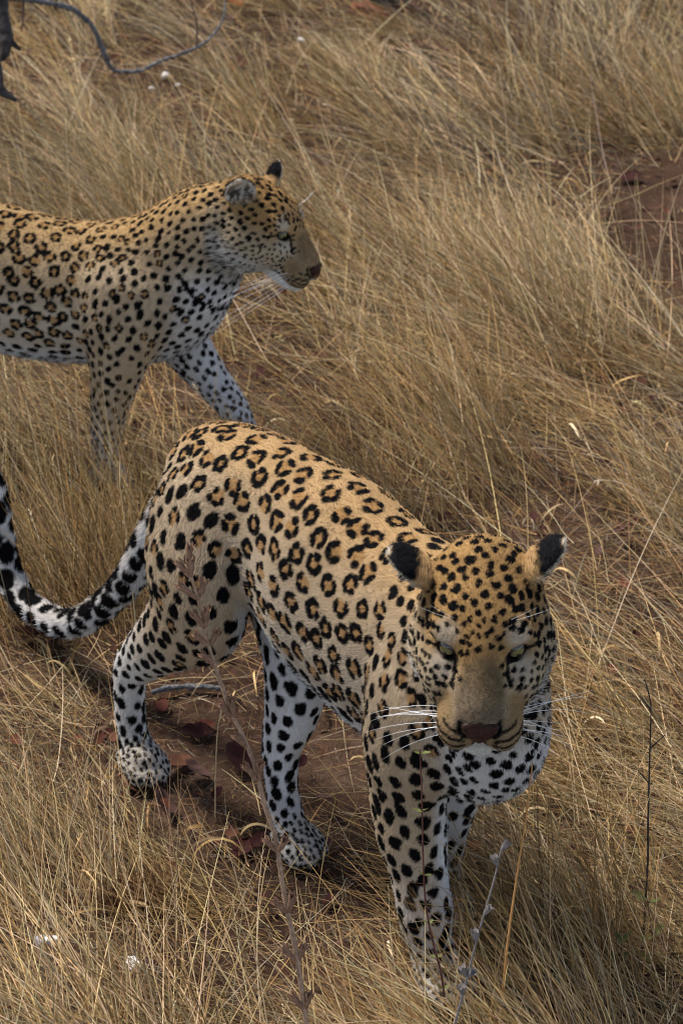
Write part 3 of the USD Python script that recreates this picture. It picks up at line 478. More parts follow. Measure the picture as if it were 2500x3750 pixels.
# single tussocks that stand out: label, blades, place, radii, turn, length, azimuth of the lean, lean, droop, colours, thickness
TUS = [
 ('tall pale straw tussock leaning left right behind the neck of the smaller leopard', 420, -.44, 6.72, .13, .16, .2, .50, 165, .62, .18, {'pale': .85, 'gold': .15}, .0024),
 ('broad pale straw tussock behind the back of the smaller leopard at the left edge', 520, -.80, 6.55, .24, .18, 0, .46, 160, .70, .2, {'pale': .7, 'gold': .3}, .0022),
 ('sparse pale tussock leaning far left over the litter in the upper left', 260, -.70, 7.25, .20, .14, 0, .42, 160, .80, .2, {'pale': .5, 'grey': .5}, .0022),
 ('dense golden tussock in front of the forelegs of the smaller leopard', 240, -.43, 4.86, .10, .10, 0, .42, 150, .42, .1, {'gold': .8, 'pale': .2}, .0017),
 ('golden tussock beside the raised tail of the larger leopard', 420, -.50, 4.64, .13, .09, 0, .36, 140, .36, .12, {'gold': .9, 'rust': .1}, .0016),
 ('thin golden tussock under the belly of the smaller leopard at the left edge', 260, -.74, 5.0, .14, .12, 0, .40, 150, .50, .14, {'gold': .6, 'pale': .4}, .0017),
 ('wide straw tussock with long stems leaning left in the middle right', 420, .44, 6.10, .20, .15, .3, .55, 155, .80, .2, {'pale': .75, 'gold': .25}, .0021),
 ('upright straw tussock with crossed stems beside the bare red soil', 280, .62, 5.98, .13, .12, 0, .50, 150, .58, .12, {'pale': .8, 'gold': .2}, .0021),
 ('flattened pale tussock right of the nose of the smaller leopard', 460, .18, 6.45, .17, .14, .3, .44, 168, .88, .2, {'pale': .6, 'gold': .4}, .0021),
 ('low golden tussock rising behind the back of the larger leopard', 380, .14, 5.18, .13, .14, 0, .22, 120, .5, .2, {'gold': .6, 'rust': .3, 'brown': .1}, .0016),
 ('pale bunch of straw at the top right corner', 320, .80, 8.25, .17, .16, 0, .42, 100, .45, .15, {'pale': .55, 'grey': .45}, .0026),
 ('straw tussock leaning right at the right edge below the top corner', 300, 1.02, 7.80, .16, .12, 0, .40, 175, .7, .2, {'gold': .5, 'pale': .5}, .0024),
 ('grey straw bunch in the middle of the upper right', 300, .50, 7.65, .20, .15, 0, .34, 140, .7, .2, {'pale': .5, 'grey': .5}, .0024),
 ('thick pale straw tussock sweeping across the bottom left corner', 420, -.30, 3.16, .12, .10, .5, .40, 145, .80, .14, {'pale': .8, 'gold': .2}, .0019),
 ('pale straw tussock at the left edge level with the paw of the larger leopard', 300, -.47, 3.72, .10, .10, 0, .26, 140, .55, .14, {'pale': .7, 'gold': .3}, .0017),
 ('straw tussock in front of the striding forepaw of the larger leopard', 330, .19, 3.21, .11, .05, 0, .28, 150, .72, .16, {'pale': .8, 'gold': .2}, .0018),
 ('arching golden tussock sweeping across the chest of the larger leopard', 480, .38, 3.49, .10, .07, .3, .44, 165, .50, .34, {'gold': .7, 'pale': .3}, .0016),
 ('wide flattened golden tussock at the right edge beside the head of the larger leopard', 520, .60, 4.10, .17, .16, 0, .42, 165, .92, .25, {'pale': .55, 'gold': .45}, .0016),
 ('brown golden tussock hiding the far foreleg of the larger leopard', 320, .27, 3.44, .06, .05, 0, .34, 160, .35, .25, {'gold': .7, 'brown': .3}, .0015),
 ('short rusty stub of cut grass in the lower left', 200, -.325, 3.63, .022, .018, 0, .075, 90, .15, .05, {'rust': 1}, .0014),
 ('second rusty grass stub touching the first one on its left', 160, -.378, 3.61, .020, .016, 0, .065, 100, .15, .05, {'rust': 1}, .0014),
 ('golden tussock in the bottom right corner', 340, .44, 3.22, .13, .09, 0, .30, 150, .6, .2, {'gold': .7, 'pale': .3}, .0016)]
for a, (lab, n, x, y, rx, ry, rot, L, az, lean, droop, pal, wd) in enumerate(TUS):
    P, w, t = grow('grass_tussock', n, x, y, rx, ry, rot, L, az, lean, droop, pal, wd, 300 + a)
    o = np.array([x, y, 0]); g = thing('grass_tussock', lab, 'grass tussock', o, 0, 'dry grass tussocks')
    dead = t.mean(1) < np.quantile(t.mean(1), .3); tag(curves('stems', (P - o)[~dead], w[~dead], STRAW, t[~dead], g), kind='stuff'); tag(curves('dead_blades', (P - o)[dead], w[dead], STRAW, t[dead], g), kind='stuff')
# the grass between them, thicker and thinner in patches
def cover(n, seed, Lmin, Lmax, lean, lsp, wd, pals, keep=None, az0=155, azs=.7, droop=.2):
    r = np.random.default_rng(seed); u = r.random(n); y = 2.7 + 7.6 * u ** 1.25; half = .45 + .15 * y; x = r.uniform(-1, 1, n) * half; q = np.stack([x, y, 0 * x], 1)
    pa = fbm(q * [2.2, 2.2, 1], 3, seed); pb = fbm(q * [1.3, 1.3, 1] + 9, 2, seed + 5); k = np.ones(n, bool) if keep is None else r.random(n) < keep(x, y, pa); x, y, pa, pb = x[k], y[k], pa[k], pb[k]; n = len(x)
    b = np.stack([x, y, gz(x, y) - .003], 1); ln = (Lmin + (Lmax - Lmin) * sstep(.3, .7, pa)) * r.uniform(.5, 1.2, n); foot = sstep(.75, .35, np.hypot((x + .08) / .8, (y - 3.8) / 1.0)); ln *= 1 - .5 * foot
    P = blades(b, math.radians(az0) + azs * r.normal(size=n), np.clip(lean + lsp * r.normal(size=n), .05, 1.52), ln, droop * r.uniform(.2, 1.6, n), r); t = np.zeros((n, 3)); z = np.clip((pb + .18 * r.normal(size=n)), 0, .999); names = pals
    for c, nm in enumerate(names):
        m = (z * len(names)).astype(int) == c; t[m] = tints(m.sum(), nm, r)
    ok = clear(P); return P[ok], (wd * (.7 + .13 * (y - 3))[:, None] * r.uniform(.6, 1.3, (n, 1)) * TAPER[None])[ok], t[ok]
bare = lambda x, y: np.maximum(sstep(.55, .42, np.hypot((x - 1.22) / 1.0, (y - 6.80) / 1.6)), .85 * sstep(.30, .14, np.hypot((x + .12) / 1.1, (y - 4.12) / .9)))
P, w, t = cover(135000, 41, .03, .10, 1.42, .12, .0011, [{'grey': .5, 'brown': .5}, {'brown': .5, 'rust': .5}, {'grey': .7, 'gold': .3}, {'rust': .5, 'brown': .4, 'gold': .1}], lambda x, y, a: 1 - .25 * bare(x, y) - .6 * bare(x, y) * sstep(.45, .95, x), 150, 2.4, .05)
P[..., 2] = np.minimum(P[..., 2], gz(P[..., 0], P[..., 1]) + .05); tag(curves('straw_litter', P, w, STRAW, t), 'matted broken straw and stems lying on the red soil', 'straw litter', kind='stuff')
P1, w1, t1 = cover(12000, 42, .05, .20, .95, .35, .0012, [{'grey': .5, 'brown': .2, 'pale': .3}, {'gold': .6, 'rust': .25, 'pale': .15}, {'pale': .5, 'gold': .5}, {'gold': .5, 'brown': .3, 'pale': .2}], lambda x, y, a: 1 - .95 * bare(x, y), 155, 1.1, .25)
P2, w2, t2 = cover(4500, 43, .22, .46, 1.05, .30, .0014, [{'pale': .8, 'gold': .2}, {'gold': .5, 'pale': .5}, {'pale': 1}, {'gold': .7, 'pale': .3}], lambda x, y, a: 1 - .97 * bare(x, y), 150, .95, .3)
PS, WS, TS = [P1, P2], [w1, w2], [t1, t2]
r = np.random.default_rng(88); spots = []
while len(spots) < 175:                                                # many small tufts, each swept its own way
    y = 2.8 + 6.6 * r.random() ** 1.1; x = r.uniform(-1, 1) * (.50 + .15 * y)
    if r.random() < 1.25 * bare(np.array(x), np.array(y)) or (abs(x + .08) < .30 and 3.45 < y < 4.35 and r.random() < .85): continue
    if any((x - a) ** 2 + (y - b_) ** 2 < .13 ** 2 for a, b_ in spots): continue
    spots.append((x, y))
MIX = [{'pale': .9, 'gold': .1}, {'pale': .6, 'gold': .4}, {'gold': .8, 'pale': .2}, {'gold': .6, 'rust': .4}, {'grey': .55, 'pale': .45}, {'pale': .5, 'gold': .3, 'grey': .2}]
for a, (x, y) in enumerate(spots):
    near = np.hypot(x + .08, (y - 3.8) * .8) < .75; L = r.uniform(.12, .24) if near else r.uniform(.20, .44); rad = r.uniform(.035, .085); k_ = r.uniform(.75, 1.18)
    P, w, t = grow('tuft', int(r.uniform(90, 210) * (1 if y < 7 else .7)), x, y, rad, rad * r.uniform(.6, 1), r.uniform(0, 3), L, 157 + 26 * r.normal(), r.uniform(.5, 1.15), r.uniform(.1, .3), MIX[r.choice(6, p=[.24, .22, .2, .12, .1, .12])], .0011 + .00018 * (y - 3), 1000 + a, .42, .22)
    PS.append(P); WS.append(w); TS.append(np.clip(t * k_, 0, .9))
# thin seed heads on the longer stems
r = np.random.default_rng(99); A_ = np.vstack(PS[1:]); B_ = np.vstack(TS[1:]); ln = np.linalg.norm(A_[:, -1] - A_[:, 0], axis=1); ix = np.where((ln > .2) & (r.random(len(ln)) < .09))[0]; H, HW_, HT = [], [], []
for q in range(7):
    f = r.uniform(.72, 1.0, len(ix)); p = A_[ix, 4] + (A_[ix, 5] - A_[ix, 4]) * ((f - .6) / .4)[:, None]; d = nz(nz(A_[ix, 5] - A_[ix, 4]) + .45 * r.normal(size=(len(ix), 3))) * r.uniform(.006, .016, (len(ix), 1))
    H.append(np.stack([p + d * s_ for s_ in np.linspace(0, 1, 6)], 1)); HW_.append(np.tile(np.array([.0006, .0013, .0017, .0015, .0009, .0003]), (len(ix), 1))); HT.append(B_[ix] * .9)
PS += H; WS += HW_; TS += HT
P, w, t = np.vstack(PS), np.vstack(WS), np.vstack(TS)
tag(curves('dry_grass', P, w, STRAW, t), 'dry straw coloured grass growing all over the red soil between the tussocks', 'grass', kind='stuff')
# broad dry leaf blades, curled
r = np.random.default_rng(55); VV, FF, TT, n0 = [], [], [], 0
for a in range(620):
    y = 3.0 + 4.6 * r.random(); x = r.uniform(-1, 1) * (.45 + .15 * y)
    if a < 60: x, y = -.02 + .09 * r.normal(), 4.35 + .10 * r.normal()
    if a > 60 and r.random() < bare(np.array(x), np.array(y)): continue
    L = r.uniform(.06, .17); az = r.uniform(0, 6.28); k = 9; tt = np.linspace(0, 1, k); bend = r.uniform(1.0, 4.2) * tt; el = r.uniform(.6, 1.3) - bend; az_ = az + r.uniform(-1.5, 1.5) * tt
    d = np.stack([np.cos(el) * np.cos(az_), np.cos(el) * np.sin(az_), np.sin(el)], 1) * L / k; p = np.array([x, y, float(gz(x, y)) + r.uniform(.0, .03)]) + np.r_[np.zeros((1, 3)), np.cumsum(d[:-1], 0)]; p[:, 2] = np.maximum(p[:, 2], gz(p[:, 0], p[:, 1]) + .006)
    sd = nz(np.cross(nz(d), [math.sin(az) * .6, -math.cos(az) * .6, .8])); w_ = r.uniform(.0015, .0034) * np.sin(np.clip(.15 + tt * 2.99, 0, 3.14)) ** .6; VV.append(np.stack([p - sd * w_[:, None], p + sd * w_[:, None]], 1).reshape(-1, 3))
    i = np.arange(k - 1) * 2 + n0; FF.append(np.vstack([np.c_[i, i + 1, i + 3], np.c_[i, i + 3, i + 2]])); n0 += 2 * k; TT.append(np.tile(np.array(PAL[['pale', 'gold', 'gold', 'brown'][r.integers(4)]][r.integers(4)]) * r.uniform(.55, .9), (2 * k, 1)))
tag(obj('dry_leaf_blades', (np.vstack(VV), np.vstack(FF)), STRAW, None, True, np.vstack(TT)), 'curled broad dry grass leaves lying among the thin straw', 'grass leaves', kind='stuff')

# ---------------------------------------------------------------- leaves, stones, sticks and weeds
LEAVES = [
 (-0.187, 4.079, 0.085, 'D', 'large dark red curled leaf lying between the hind legs of the larger leopard'),
 (-0.263, 4.173, 0.055, 'D', 'dark red leaf pair lying highest between the hind legs of the larger leopard'),
 (-0.248, 4.201, 0.035, 'R', 'small rust red leaf touching the dark red leaf between the hind legs'),
 (-0.334, 4.271, 0.045, 'R', 'rust red leaf just right of the hock of the trailing hind leg'),
 (-0.257, 4.033, 0.055, 'P', 'flat pinkish brown leaf right of the trailing hind paw'),
 (-0.308, 3.92, 0.055, 'P', 'dull purple red leaf on the bare soil below the trailing hind paw'),
 (-0.373, 4.004, 0.05, 'B', 'brown leaf under the toes of the trailing hind paw'),
 (-0.292, 4.073, 0.06, 'B', 'brown leaf leaning against the right side of the trailing hind paw'),
 (-0.611, 4.543, 0.07, 'D', 'long dark red leaf under the curve of the tail'),
 (-0.573, 4.561, 0.05, 'D', 'shorter dark red leaf right under the lowest point of the tail'),
 (-0.168, 3.792, 0.055, 'D', 'dark red leaf left of the leading hind paw of the larger leopard'),
 (-0.216, 3.804, 0.04, 'D', 'small dark leaf in the straw below the bare soil patch'),
 (0.282, 3.6, 0.05, 'O', 'bright orange red leaf in the dark gap right of the striding foreleg'),
 (0.272, 3.458, 0.05, 'B', 'brown leaf below the bright orange red leaf right of the foreleg'),
 (0.71, 8.031, 0.075, 'D', 'dark red leaf in the straw of the upper right, left of the flattened tussock'),
 (0.04, 7.74, 0.055, 'R', 'rust leaf on the litter in the upper middle'),
 (0.503, 6.96, 0.07, 'P', 'pinkish brown leaf standing in the wide straw tussock'),
 (0.827, 7.278, 0.07, 'D', 'dark red leaf at the rim of the bare red soil'),
 (-0.741, 9.161, 0.085, 'R', 'rust red leaf behind the hooked grey branch at the top edge'),
 (-0.996, 9.138, 0.075, 'R', 'rust leaf under the start of the hooked grey branch'),
 (-0.375, 9.212, 0.11, 'O', 'orange brown leaf heap at the top edge right of the thin twig tip'),
 (-0.54, 8.561, 0.095, 'D', 'dark maroon leaf directly behind the thin end of the hooked branch'),
 (-0.41, 8.142, 0.075, 'R', 'rust leaf below the hooked branch beside the white pebbles'),
 (-0.332, 8.401, 0.08, 'R', 'dull red leaf right of the hooked branch'),
 (-0.152, 7.614, 0.07, 'O', 'orange leaf standing above the far ear of the smaller leopard'),
 (-0.115, 7.286, 0.06, 'D', 'dark red leaf beside the far ear of the smaller leopard'),
 (-0.602, 7.301, 0.06, 'D', 'dark red leaf deep in the pale tussock behind the smaller leopard'),
 (0.699, 6.004, 0.05, 'O', 'orange brown leaf in the straw at the right, below the red soil'),
 (0.593, 5.395, 0.06, 'B', 'dark brown leaf standing in the straw at the right edge'),
 (-0.495, 3.733, 0.035, 'D', 'small maroon leaf in the straw at the left, below the hind paw level'),
 (-0.047, 5.999, 0.055, 'B', 'dark brown leaf in the straw right of the chest of the smaller leopard'),
 (0.826, 8.342, 0.07, 'D', 'maroon leaf far up in the grey litter of the upper right')]
STONES = [
 (-0.574, 8.361, 0.045, 'W', 'largest white pebble under the bend of the hooked branch'),
 (-0.608, 8.236, 0.025, 'W', 'small white pebble left of the largest white pebble'),
 (-0.527, 8.284, 0.022, 'W', 'small white pebble right of the largest white pebble'),
 (-0.138, 8.769, 0.04, 'W', 'lone white pebble in the straw at the upper middle'),
 (0.327, 3.606, 0.045, 'G', 'blue grey angular stone in the dark gap at the lower right'),
 (0.315, 3.514, 0.032, 'W', 'pale grey flat stone below the blue grey stone'),
 (0.336, 3.631, 0.036, 'P', 'pinkish rounded stone just above the blue grey stone'),
 (-0.482, 3.535, 0.036, 'G', 'larger grey stone in the straw of the lower left'),
 (-0.465, 3.533, 0.03, 'W', 'pale grey stone touching the larger grey stone in the lower left'),
 (-0.326, 3.471, 0.04, 'W', 'pale flat stone lowest in the straw of the lower left')]
LINE_stick = [(-0.354, 4.311, 0.012), (-0.318, 4.328, 0.012), (-0.281, 4.333, 0.012), (-0.249, 4.331, 0.012), (-0.22, 4.324, 0.012)]
LINE_trunk = [(-1.32, 6.74, -0.06), (-1.26, 6.79, 0.28), (-1.2, 6.854, 0.574), (-1.27, 6.95, 0.95), (-1.2, 7.12, 1.35)]
LINE_hook = [(-1.2, 6.854, 0.574), (-1.054, 6.988, 0.62), (-0.903, 7.085, 0.592), (-0.832, 7.178, 0.555), (-0.747, 7.218, 0.522), (-0.694, 7.244, 0.463), (-0.665, 7.26, 0.38), (-0.65, 7.292, 0.332), (-0.627, 7.288, 0.323), (-0.584, 7.288, 0.323), (-0.511, 7.321, 0.345), (-0.414, 7.366, 0.37), (-0.36, 7.415, 0.402), (-0.336, 7.459, 0.446), (-0.334, 7.497, 0.479)]
LINE_hook2 = [(-1.2, 6.854, 0.574), (-1.024, 6.816, 0.724), (-0.91, 6.771, 0.747), (-0.875, 6.697, 0.709), (-0.868, 6.668, 0.649), (-0.86, 6.646, 0.604), (-0.864, 6.629, 0.569), (-0.871, 6.62, 0.552)]
LINE_hook2b = [(-0.86, 6.646, 0.604), (-0.844, 6.639, 0.591), (-0.825, 6.633, 0.577)]
LINE_low = [(-1.26, 6.79, 0.28), (-1.17, 6.55, 0.36), (-0.995, 6.469, 0.469), (-0.896, 6.502, 0.538), (-0.863, 6.49, 0.513), (-0.841, 6.484, 0.5), (-0.822, 6.479, 0.489)]
LINE_low2 = [(-0.863, 6.49, 0.513), (-0.865, 6.507, 0.548), (-0.867, 6.522, 0.577)]
LINE_weed = [(-0.212, 3.222, 0.839), (-0.2, 3.208, 0.809), (-0.187, 3.194, 0.757), (-0.181, 3.189, 0.725), (-0.167, 3.178, 0.68), (-0.151, 3.167, 0.635), (-0.137, 3.163, 0.603), (-0.12, 3.152, 0.559), (-0.107, 3.138, 0.505), (-0.092, 3.126, 0.459), (-0.082, 3.112, 0.385), (-0.064, 3.089, 0.291), (-0.054, 3.075, 0.218), (-0.045, 3.067, 0.133), (-0.037, 3.058, 0.046)]
LINE_weed2 = [(0.224, 3.136, 0.433), (0.219, 3.126, 0.412), (0.206, 3.112, 0.363), (0.193, 3.108, 0.307), (0.181, 3.102, 0.251), (0.171, 3.1, 0.2), (0.16, 3.097, 0.148), (0.149, 3.102, 0.067)]
LINE_sap = [(0.111, 3.232, 0.539), (0.114, 3.214, 0.479), (0.116, 3.201, 0.407), (0.119, 3.187, 0.334), (0.126, 3.182, 0.277), (0.135, 3.182, 0.232), (0.145, 3.183, 0.189), (0.151, 3.193, 0.139)]
LINE_orange = [(0.277, 3.275, 0.536), (0.268, 3.248, 0.435), (0.257, 3.229, 0.351), (0.248, 3.221, 0.266), (0.242, 3.218, 0.191), (0.239, 3.231, 0.103)]
LINE_dark = [(0.457, 3.485, 0.51), (0.469, 3.482, 0.458), (0.471, 3.482, 0.389), (0.473, 3.484, 0.326), (0.474, 3.48, 0.273), (0.48, 3.495, 0.167)]

LC = {'D': (.030, .010, .009), 'R': (.060, .020, .013), 'P': (.055, .030, .025), 'B': (.055, .024, .014), 'O': (.15, .050, .018)}
def leaf_mesh(size, r, curl=.35, width=.62):
    u, v = np.meshgrid(np.linspace(-1, 1, 9), np.linspace(-1, 1, 5), indexing='ij'); w = np.sqrt(np.clip(1 - u ** 2, 0, 1)) * (1 - .18 * u) * width; w = np.maximum(w, .02)
    p = np.stack([u, v * w, .35 * np.abs(v) * w * (.6 + curl) + curl * (.45 * u ** 2 + .25 * u * v * r.normal()) + .05 * r.normal(size=u.shape)], -1).reshape(-1, 3) * size / 2
    i, j = np.meshgrid(np.arange(8), np.arange(4), indexing='ij'); k = i * 5 + j; f = np.stack([k, k + 5, k + 6, k + 1], -1).reshape(-1, 4); f = np.vstack([f[:, :3], f[:, [0, 2, 3]]]); m = trimesh.Trimesh(p, f, process=False)
    return m
for a, (x, y, size, c, lab) in enumerate(LEAVES):
    r = np.random.default_rng(900 + a); m = leaf_mesh(size * r.uniform(.95, 1.15), r, r.uniform(.15, .45)); m.apply_transform(trimesh.transformations.euler_matrix(r.uniform(-.5, .5), r.uniform(-.6, .3), r.uniform(0, 6.28)))
    base = np.array(LC[c]) * r.uniform(.85, 1.15); tint = base * (.75 + .5 * noise(m.vertices * 160, a))[:, None]
    t = thing('fallen_leaf', lab, 'leaf', (x, y, float(gz(x, y)) - m.vertices[:, 2].min() + .012), 0, 'fallen dry leaves'); obj('blade', m, LEAF, t, True, tint)
    e = m.vertices[2]; d = nz(e - m.vertices[20]); pts = np.array([m.vertices[20], m.vertices[10], e, e + d * size * .25 + [0, 0, .003]]) + [0, 0, .0008]; obj('stalk', tube(pts, [.0007, .0009, .0010, .0008], 5), LEAF, t, True, np.tile(base * .7, (len(tube(pts, [.0007, .0009, .0010, .0008], 5).vertices), 1)))
ROCK = {'W': noisy('pale_stone', (.42, .40, .38), (.72, .70, .68), 60., .7, .5, .003), 'G': noisy('grey_stone', (.14, .15, .17), (.30, .31, .34), 60., .75, .5, .003), 'P': noisy('pink_stone', (.30, .21, .18), (.48, .37, .33), 60., .8, .5, .003)}
for a, (x, y, size, c, lab) in enumerate(STONES):
    r = np.random.default_rng(700 + a); pts = nz(r.normal(size=(16, 3))) * r.uniform(.75, 1.1, (16, 1)) * [1, .75, .55]; m = trimesh.convex.convex_hull(pts); m = m.subdivide().subdivide(); v = np.array(m.vertices); m.vertices = v * (1 + .12 * (fbm(v * 2.5 + a, 3, a) - .5)[:, None]) * size * .55
    t = obj('stone', m, ROCK[c], None, 35); UsdGeom.Xformable(t).AddTranslateOp().Set((x, y, float(gz(x, y)) + size * .22)); UsdGeom.Xformable(t).AddRotateZOp().Set(float(r.uniform(0, 360))); tag(t, lab, 'stone', 'loose stones')
GREYBARK = noisy('grey_bark', (.02, .019, .019), (.16, .155, .16), 110., .9, 1.0, .006); DARKBARK = noisy('dark_bark', (.012, .010, .010), (.05, .042, .040), 60., .8, .9, .003); TWIG = noisy('twig_bark', (.045, .028, .022), (.11, .07, .055), 90., .8, .5, .002)
t = thing('dead_tree', 'leafless dead tree at the left edge with a hooked grey branch reaching into view', 'dead tree', LINE_trunk[0]); o = np.array(LINE_trunk[0])
rel = lambda q: np.array(q) - o
obj('trunk', tube(rel(LINE_trunk), [.085, .07, .055, .045, .03], 12, .3, 1), DARKBARK, t, True)
n = len(LINE_hook); br = obj('hooked_branch', tube(rel(LINE_hook), np.interp(np.arange(n), [0, 3, 6, 8, 11, n - 1], [.014, .0078, .0072, .0062, .0042, .0020]), 10, .9, 2), GREYBARK, t, True)
H = np.array(LINE_hook)
obj('twig', tube(rel([H[11], H[11] + [.004, .0, .06], H[11] + [-.012, .01, .13], H[11] + [-.06, .03, .22]]), [.003, .0025, .002, .0012], 6), TWIG, br, True)
obj('twig', tube(rel([H[3] + [-.04, -.03, .012], H[3] + [-.042, -.03, -.03], H[3] + [-.05, -.03, -.075]]), [.004, .0032, .002], 6), TWIG, br, True)
obj('twig', tube(rel([H[8], H[8] + [-.03, 0, .02], H[8] + [-.09, .02, .085]]), [.003, .002, .001], 6), TWIG, br, True)
br = obj('black_branch', tube(rel(LINE_hook2), [.03, .026, .022, .018, .017, .018, .013, .006], 10, .4, 3), DARKBARK, t, True); obj('twig', tube(rel(LINE_hook2b), [.013, .009, .005], 8, .3), DARKBARK, br, True)
br = obj('black_branch', tube(rel(LINE_low), [.03, .024, .02, .016, .012, .010, .005], 10, .4, 4), DARKBARK, t, True); obj('twig', tube(rel(LINE_low2), [.013, .010, .006], 8, .3), DARKBARK, br, True)
st = obj('fallen_stick', tube(np.array(LINE_stick), [.005, .0055, .0058, .0058, .004], 9, .9, 6), GREYBARK, None, True); tag(st, 'grey fallen stick lying on the ground behind the trailing hind paw', 'stick')
for p0, p1, rad, lab in (((.02, 7.9), (.10, 7.93), .008, 'short grey twig lying in the straw at the upper middle'),):
    a, b_ = np.array([*p0, float(gz(*p0)) + .02]), np.array([*p1, float(gz(*p1)) + .02]); tag(obj('fallen_stick', tube([a, (a + b_) / 2 + [0, .006, .006], b_], [rad * .8, rad, rad * .6], 9, .4, 8), GREYBARK, None, True), lab, 'stick')
# the burnt stump at the top edge
t = thing('burnt_stump', 'black burnt stump with red soil heaped round its foot at the top edge', 'stump', (.15, 9.16, float(gz(.15, 9.16)))); m = trimesh.creation.icosphere(4); v = np.array(m.vertices); m.vertices = v * [.075, .06, .14] * (1 + .5 * (fbm(v * 2.2, 3, 5) - .5))[:, None] + [.01, 0, .10]; obj('stump', m, DARKBARK, t, True)
m = trimesh.creation.icosphere(4); v = np.array(m.vertices); m.vertices = v * [.12, .09, .045] * (1 + .6 * (fbm(v * 3, 3, 6) - .5))[:, None]; obj('soil_heap', m, noisy('red_earth', (.06, .022, .013), (.15, .055, .03), 40., .95, .8, .004), t, True)
# crumbs of old leaves among the litter
r = np.random.default_rng(77); parts = []; tn = []
for a in range(1100):
    y = 3.0 + 6.6 * r.random() ** .8; x = r.uniform(-1, 1) * (.45 + .15 * y); z_ = float(gz(x, y)); m = leaf_mesh(r.uniform(.012, .040), r, r.uniform(.1, .4)); m.apply_transform(trimesh.transformations.euler_matrix(r.uniform(-.5, .5), r.uniform(-.5, .5), r.uniform(0, 6.28))); m.apply_translation((x, y, z_ + r.uniform(.012, .04)))
    parts.append(m); tn.append(np.tile(np.array(LC['DRPBO'[r.choice(5, p=[.35, .18, .2, .26, .01])]]) * r.uniform(.7, 1.4), (len(m.vertices), 1)))
tag(obj('leaf_litter', trimesh.util.concatenate(parts), LEAF, None, True, np.vstack(tn)), 'small red brown crumbs of dry leaves strewn through the straw', 'leaf litter', kind='stuff')
# dry weeds in the foreground
WEED = noisy('weed_stem', (.13, .080, .050), (.30, .20, .135), 120., .8, .5, .001); POD = noisy('seed_pod', (.085, .045, .028), (.22, .13, .085), 150., .75, .6, .001); GWEED = noisy('grey_weed', (.08, .068, .064), (.17, .15, .14), 120., .8, .5, .001)
def pod(L, r):
    prof = np.array([[.0012, 0], [.0026, .12], [.0042, .45], [.0046, .75], [.0066, 1.0], [.0054, .98], [.0034, .72], [.0, .62]]) * [1, L]; m = trimesh.creation.revolve(prof, sections=10); v = np.array(m.vertices); k = v[:, 2] > L * .9; ang = np.arctan2(v[:, 1], v[:, 0]); v[k] *= np.c_[1 + .30 * np.sin(5 * ang[k]), 1 + .30 * np.sin(5 * ang[k]), 1 + .12 * np.cos(5 * ang[k])]; m.vertices = v; return m
def aim(m, p, d):
    m.apply_transform(trimesh.geometry.align_vectors([0, 0, 1], d)); m.apply_translation(p); return m
def weed(name, label, line, rad, nodes, L, ms, mp, seed):
    P = np.array(line); o = P[-1] * [1, 1, 0]; t = thing(name, label, 'dry weed', o); r = np.random.default_rng(seed); obj('stem', tube(P[::-1] - o, np.linspace(rad, rad * .55, len(P)), 9, .3, seed), ms, t, True)
    for i, (f, k) in enumerate(nodes):
        j = int(f); p = P[j] + (P[min(j + 1, len(P) - 1)] - P[j]) * (f - j) - o; up = nz(P[max(j - 1, 0)] - P[min(j + 1, len(P) - 1)])
        for q in range(k):
            side = nz(np.array([(-1) ** (q + i), -.5 + .4 * r.normal(), 0])); d = nz(up * 1.0 + side * r.uniform(.35, .75)); obj('seed_pod', aim(pod(L * r.uniform(.85, 1.15), r), p, d), mp, t, True)
    return t
weed('dry_weed', 'tall brown weed stalk with seed pods standing before the larger leopard', LINE_weed, .0042, [(0.05, 1), (.6, 2), (1.3, 2), (2.1, 2), (2.9, 2), (3.5, 1), (5.2, 2), (6.4, 1), (7.4, 2), (9.3, 2), (10.4, 2), (11.2, 2), (12.2, 2)], .032, WEED, POD, 5)
weed('dry_weed', 'short grey weed stalk with narrow pods right of the striding forepaw', LINE_weed2, .0022, [(0.1, 1), (1.0, 1), (2.4, 1), (3.2, 1), (4.2, 2), (4.8, 1)], .018, GWEED, GWEED, 6)
GREEN = noisy('green_leaf', (.055, .065, .018), (.10, .105, .035), 90., .55, .2, .001); SAP = noisy('red_stem', (.045, .018, .016), (.10, .04, .03), 90., .6, .2, .001); ORS = noisy('orange_stem', (.26, .12, .04), (.42, .22, .08), 60., .6, .2, .001)
def seedling(label, line, rad, n, size, stem, leafm, seed, f0=.1):
    P = np.array(line); o = P[-1] * [1, 1, 0]; t = thing('seedling', label, 'seedling', o); r = np.random.default_rng(seed); obj('stem', tube(P[::-1] - o, np.linspace(rad, rad * .5, len(P)), 7), stem, t, True)
    for i in range(n):
        f = f0 + (len(P) - 1.3 - f0) * i / max(n - 1, 1); j = int(f); p = P[j] + (P[min(j + 1, len(P) - 1)] - P[j]) * (f - j) - o
        for s_ in (-1, 1):
            m = leaf_mesh(size * r.uniform(.7, 1.2), r, .25, .5); m.apply_translation([m.vertices[:, 0].max(), 0, 0]); az = (math.pi if s_ < 0 else 0) + .5 * r.normal(); m.apply_transform(trimesh.transformations.euler_matrix(0, -r.uniform(.2, .8), 0)); m.apply_transform(trimesh.transformations.rotation_matrix(az, [0, 0, 1])); m.apply_translation(p); obj('leaf', m, leafm, t, True)
seedling('thin red stemmed seedling with tiny green leaves before the striding foreleg', LINE_sap, .0019, 6, .014, SAP, GREEN, 11)
def short(x, y, h, dx): z = float(gz(x, y)); return [(x + dx, y, z + h), (x + dx * .6, y, z + h * .6), (x + dx * .2, y, z + h * .25), (x, y, z - .005)]
seedling('leafy green seedling in the straw near the bottom right corner', short(.425, 3.40, .10, .01), .0016, 4, .026, SAP, GREEN, 12)
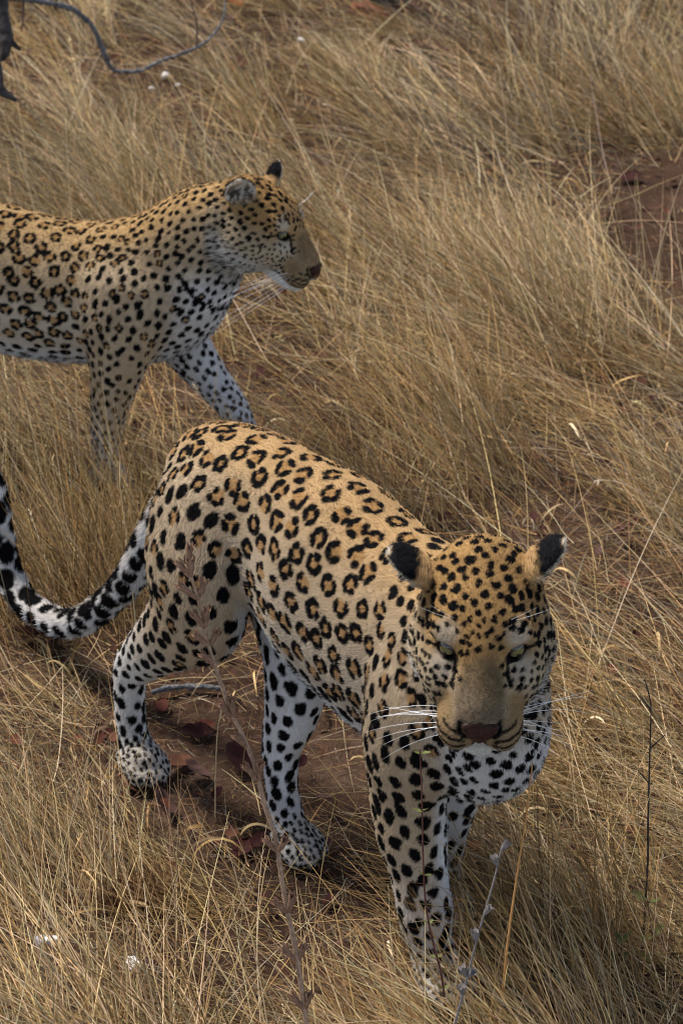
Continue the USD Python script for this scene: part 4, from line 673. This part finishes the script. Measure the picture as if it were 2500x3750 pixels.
seedling('olive green seedling in the straw at the right edge above the leafy one', short(.50, 3.47, .13, -.02), .0016, 3, .030, SAP, GREEN, 13)
t = thing('grass_stalk', 'single tall orange grass stalk right of the striding foreleg', 'grass stalk', np.array(LINE_orange[-1]) * [1, 1, 0]); obj('stem', tube(np.array(LINE_orange[::-1]) - np.array(LINE_orange[-1]) * [1, 1, 0] , np.linspace(.0021, .0010, len(LINE_orange)), 7), ORS, t, True); P = np.array(LINE_orange[0]) - np.array(LINE_orange[-1]) * [1, 1, 0]
obj('seed_head', tube([P, P + [.006, .008, .04], P + [.010, .012, .08]], [.0008, .0022, .0005], 7, .5), ORS, t, True)
t = thing('dark_weed', 'dark bare weed stem standing in the straw at the right edge', 'dry weed', np.array(LINE_dark[-1]) * [1, 1, 0]); o = np.array(LINE_dark[-1]) * [1, 1, 0]; obj('stem', tube(np.vstack([[o], np.array(LINE_dark[::-1])]) - o, np.linspace(.0020, .0009, len(LINE_dark) + 1), 7, .3), DARKBARK, t, True)
for q in (1, 2, 3):
    p = np.array(LINE_dark[q]) - o; obj('twig', tube([p, p + [.02 * (-1) ** q, -.01, .03]], [.0014, .0007], 6), DARKBARK, t, True)
# stems of dry grass that stand alone
for k_, (x, y, h, dx, dy, lab) in enumerate([(-.365, 4.22, .52, -.02, -.06, 'lone pale grass stalk in front of the tail root of the larger leopard'), (-.22, 3.92, .20, .01, -.02, 'lone short grass stalk before the thigh of the larger leopard'), (-.53, 3.62, .30, -.05, .02, 'lone bent grass stalk at the left edge below the tail')]):
    z = float(gz(x, y)); t = thing('grass_stalk', lab, 'grass stalk', (x, y, z)); P = np.array([[0, 0, -.01], [dx * .2, dy * .3, h * .35], [dx * .6, dy * .7, h * .75], [dx, dy, h]]); g_ = tube(P, [.0013, .0011, .0009, .0006], 6); obj('stem', g_, STRAW, t, True, np.tile([.60, .47, .28], (len(g_.vertices), 1))); g_ = tube([P[3], P[3] + [dx * .1 + .004, 0, .02], P[3] + [dx * .2 + .006, 0, .045]], [.0006, .0016, .0004], 6, .5); obj('seed_head', g_, STRAW, t, True, np.tile([.58, .44, .25], (len(g_.vertices), 1)))
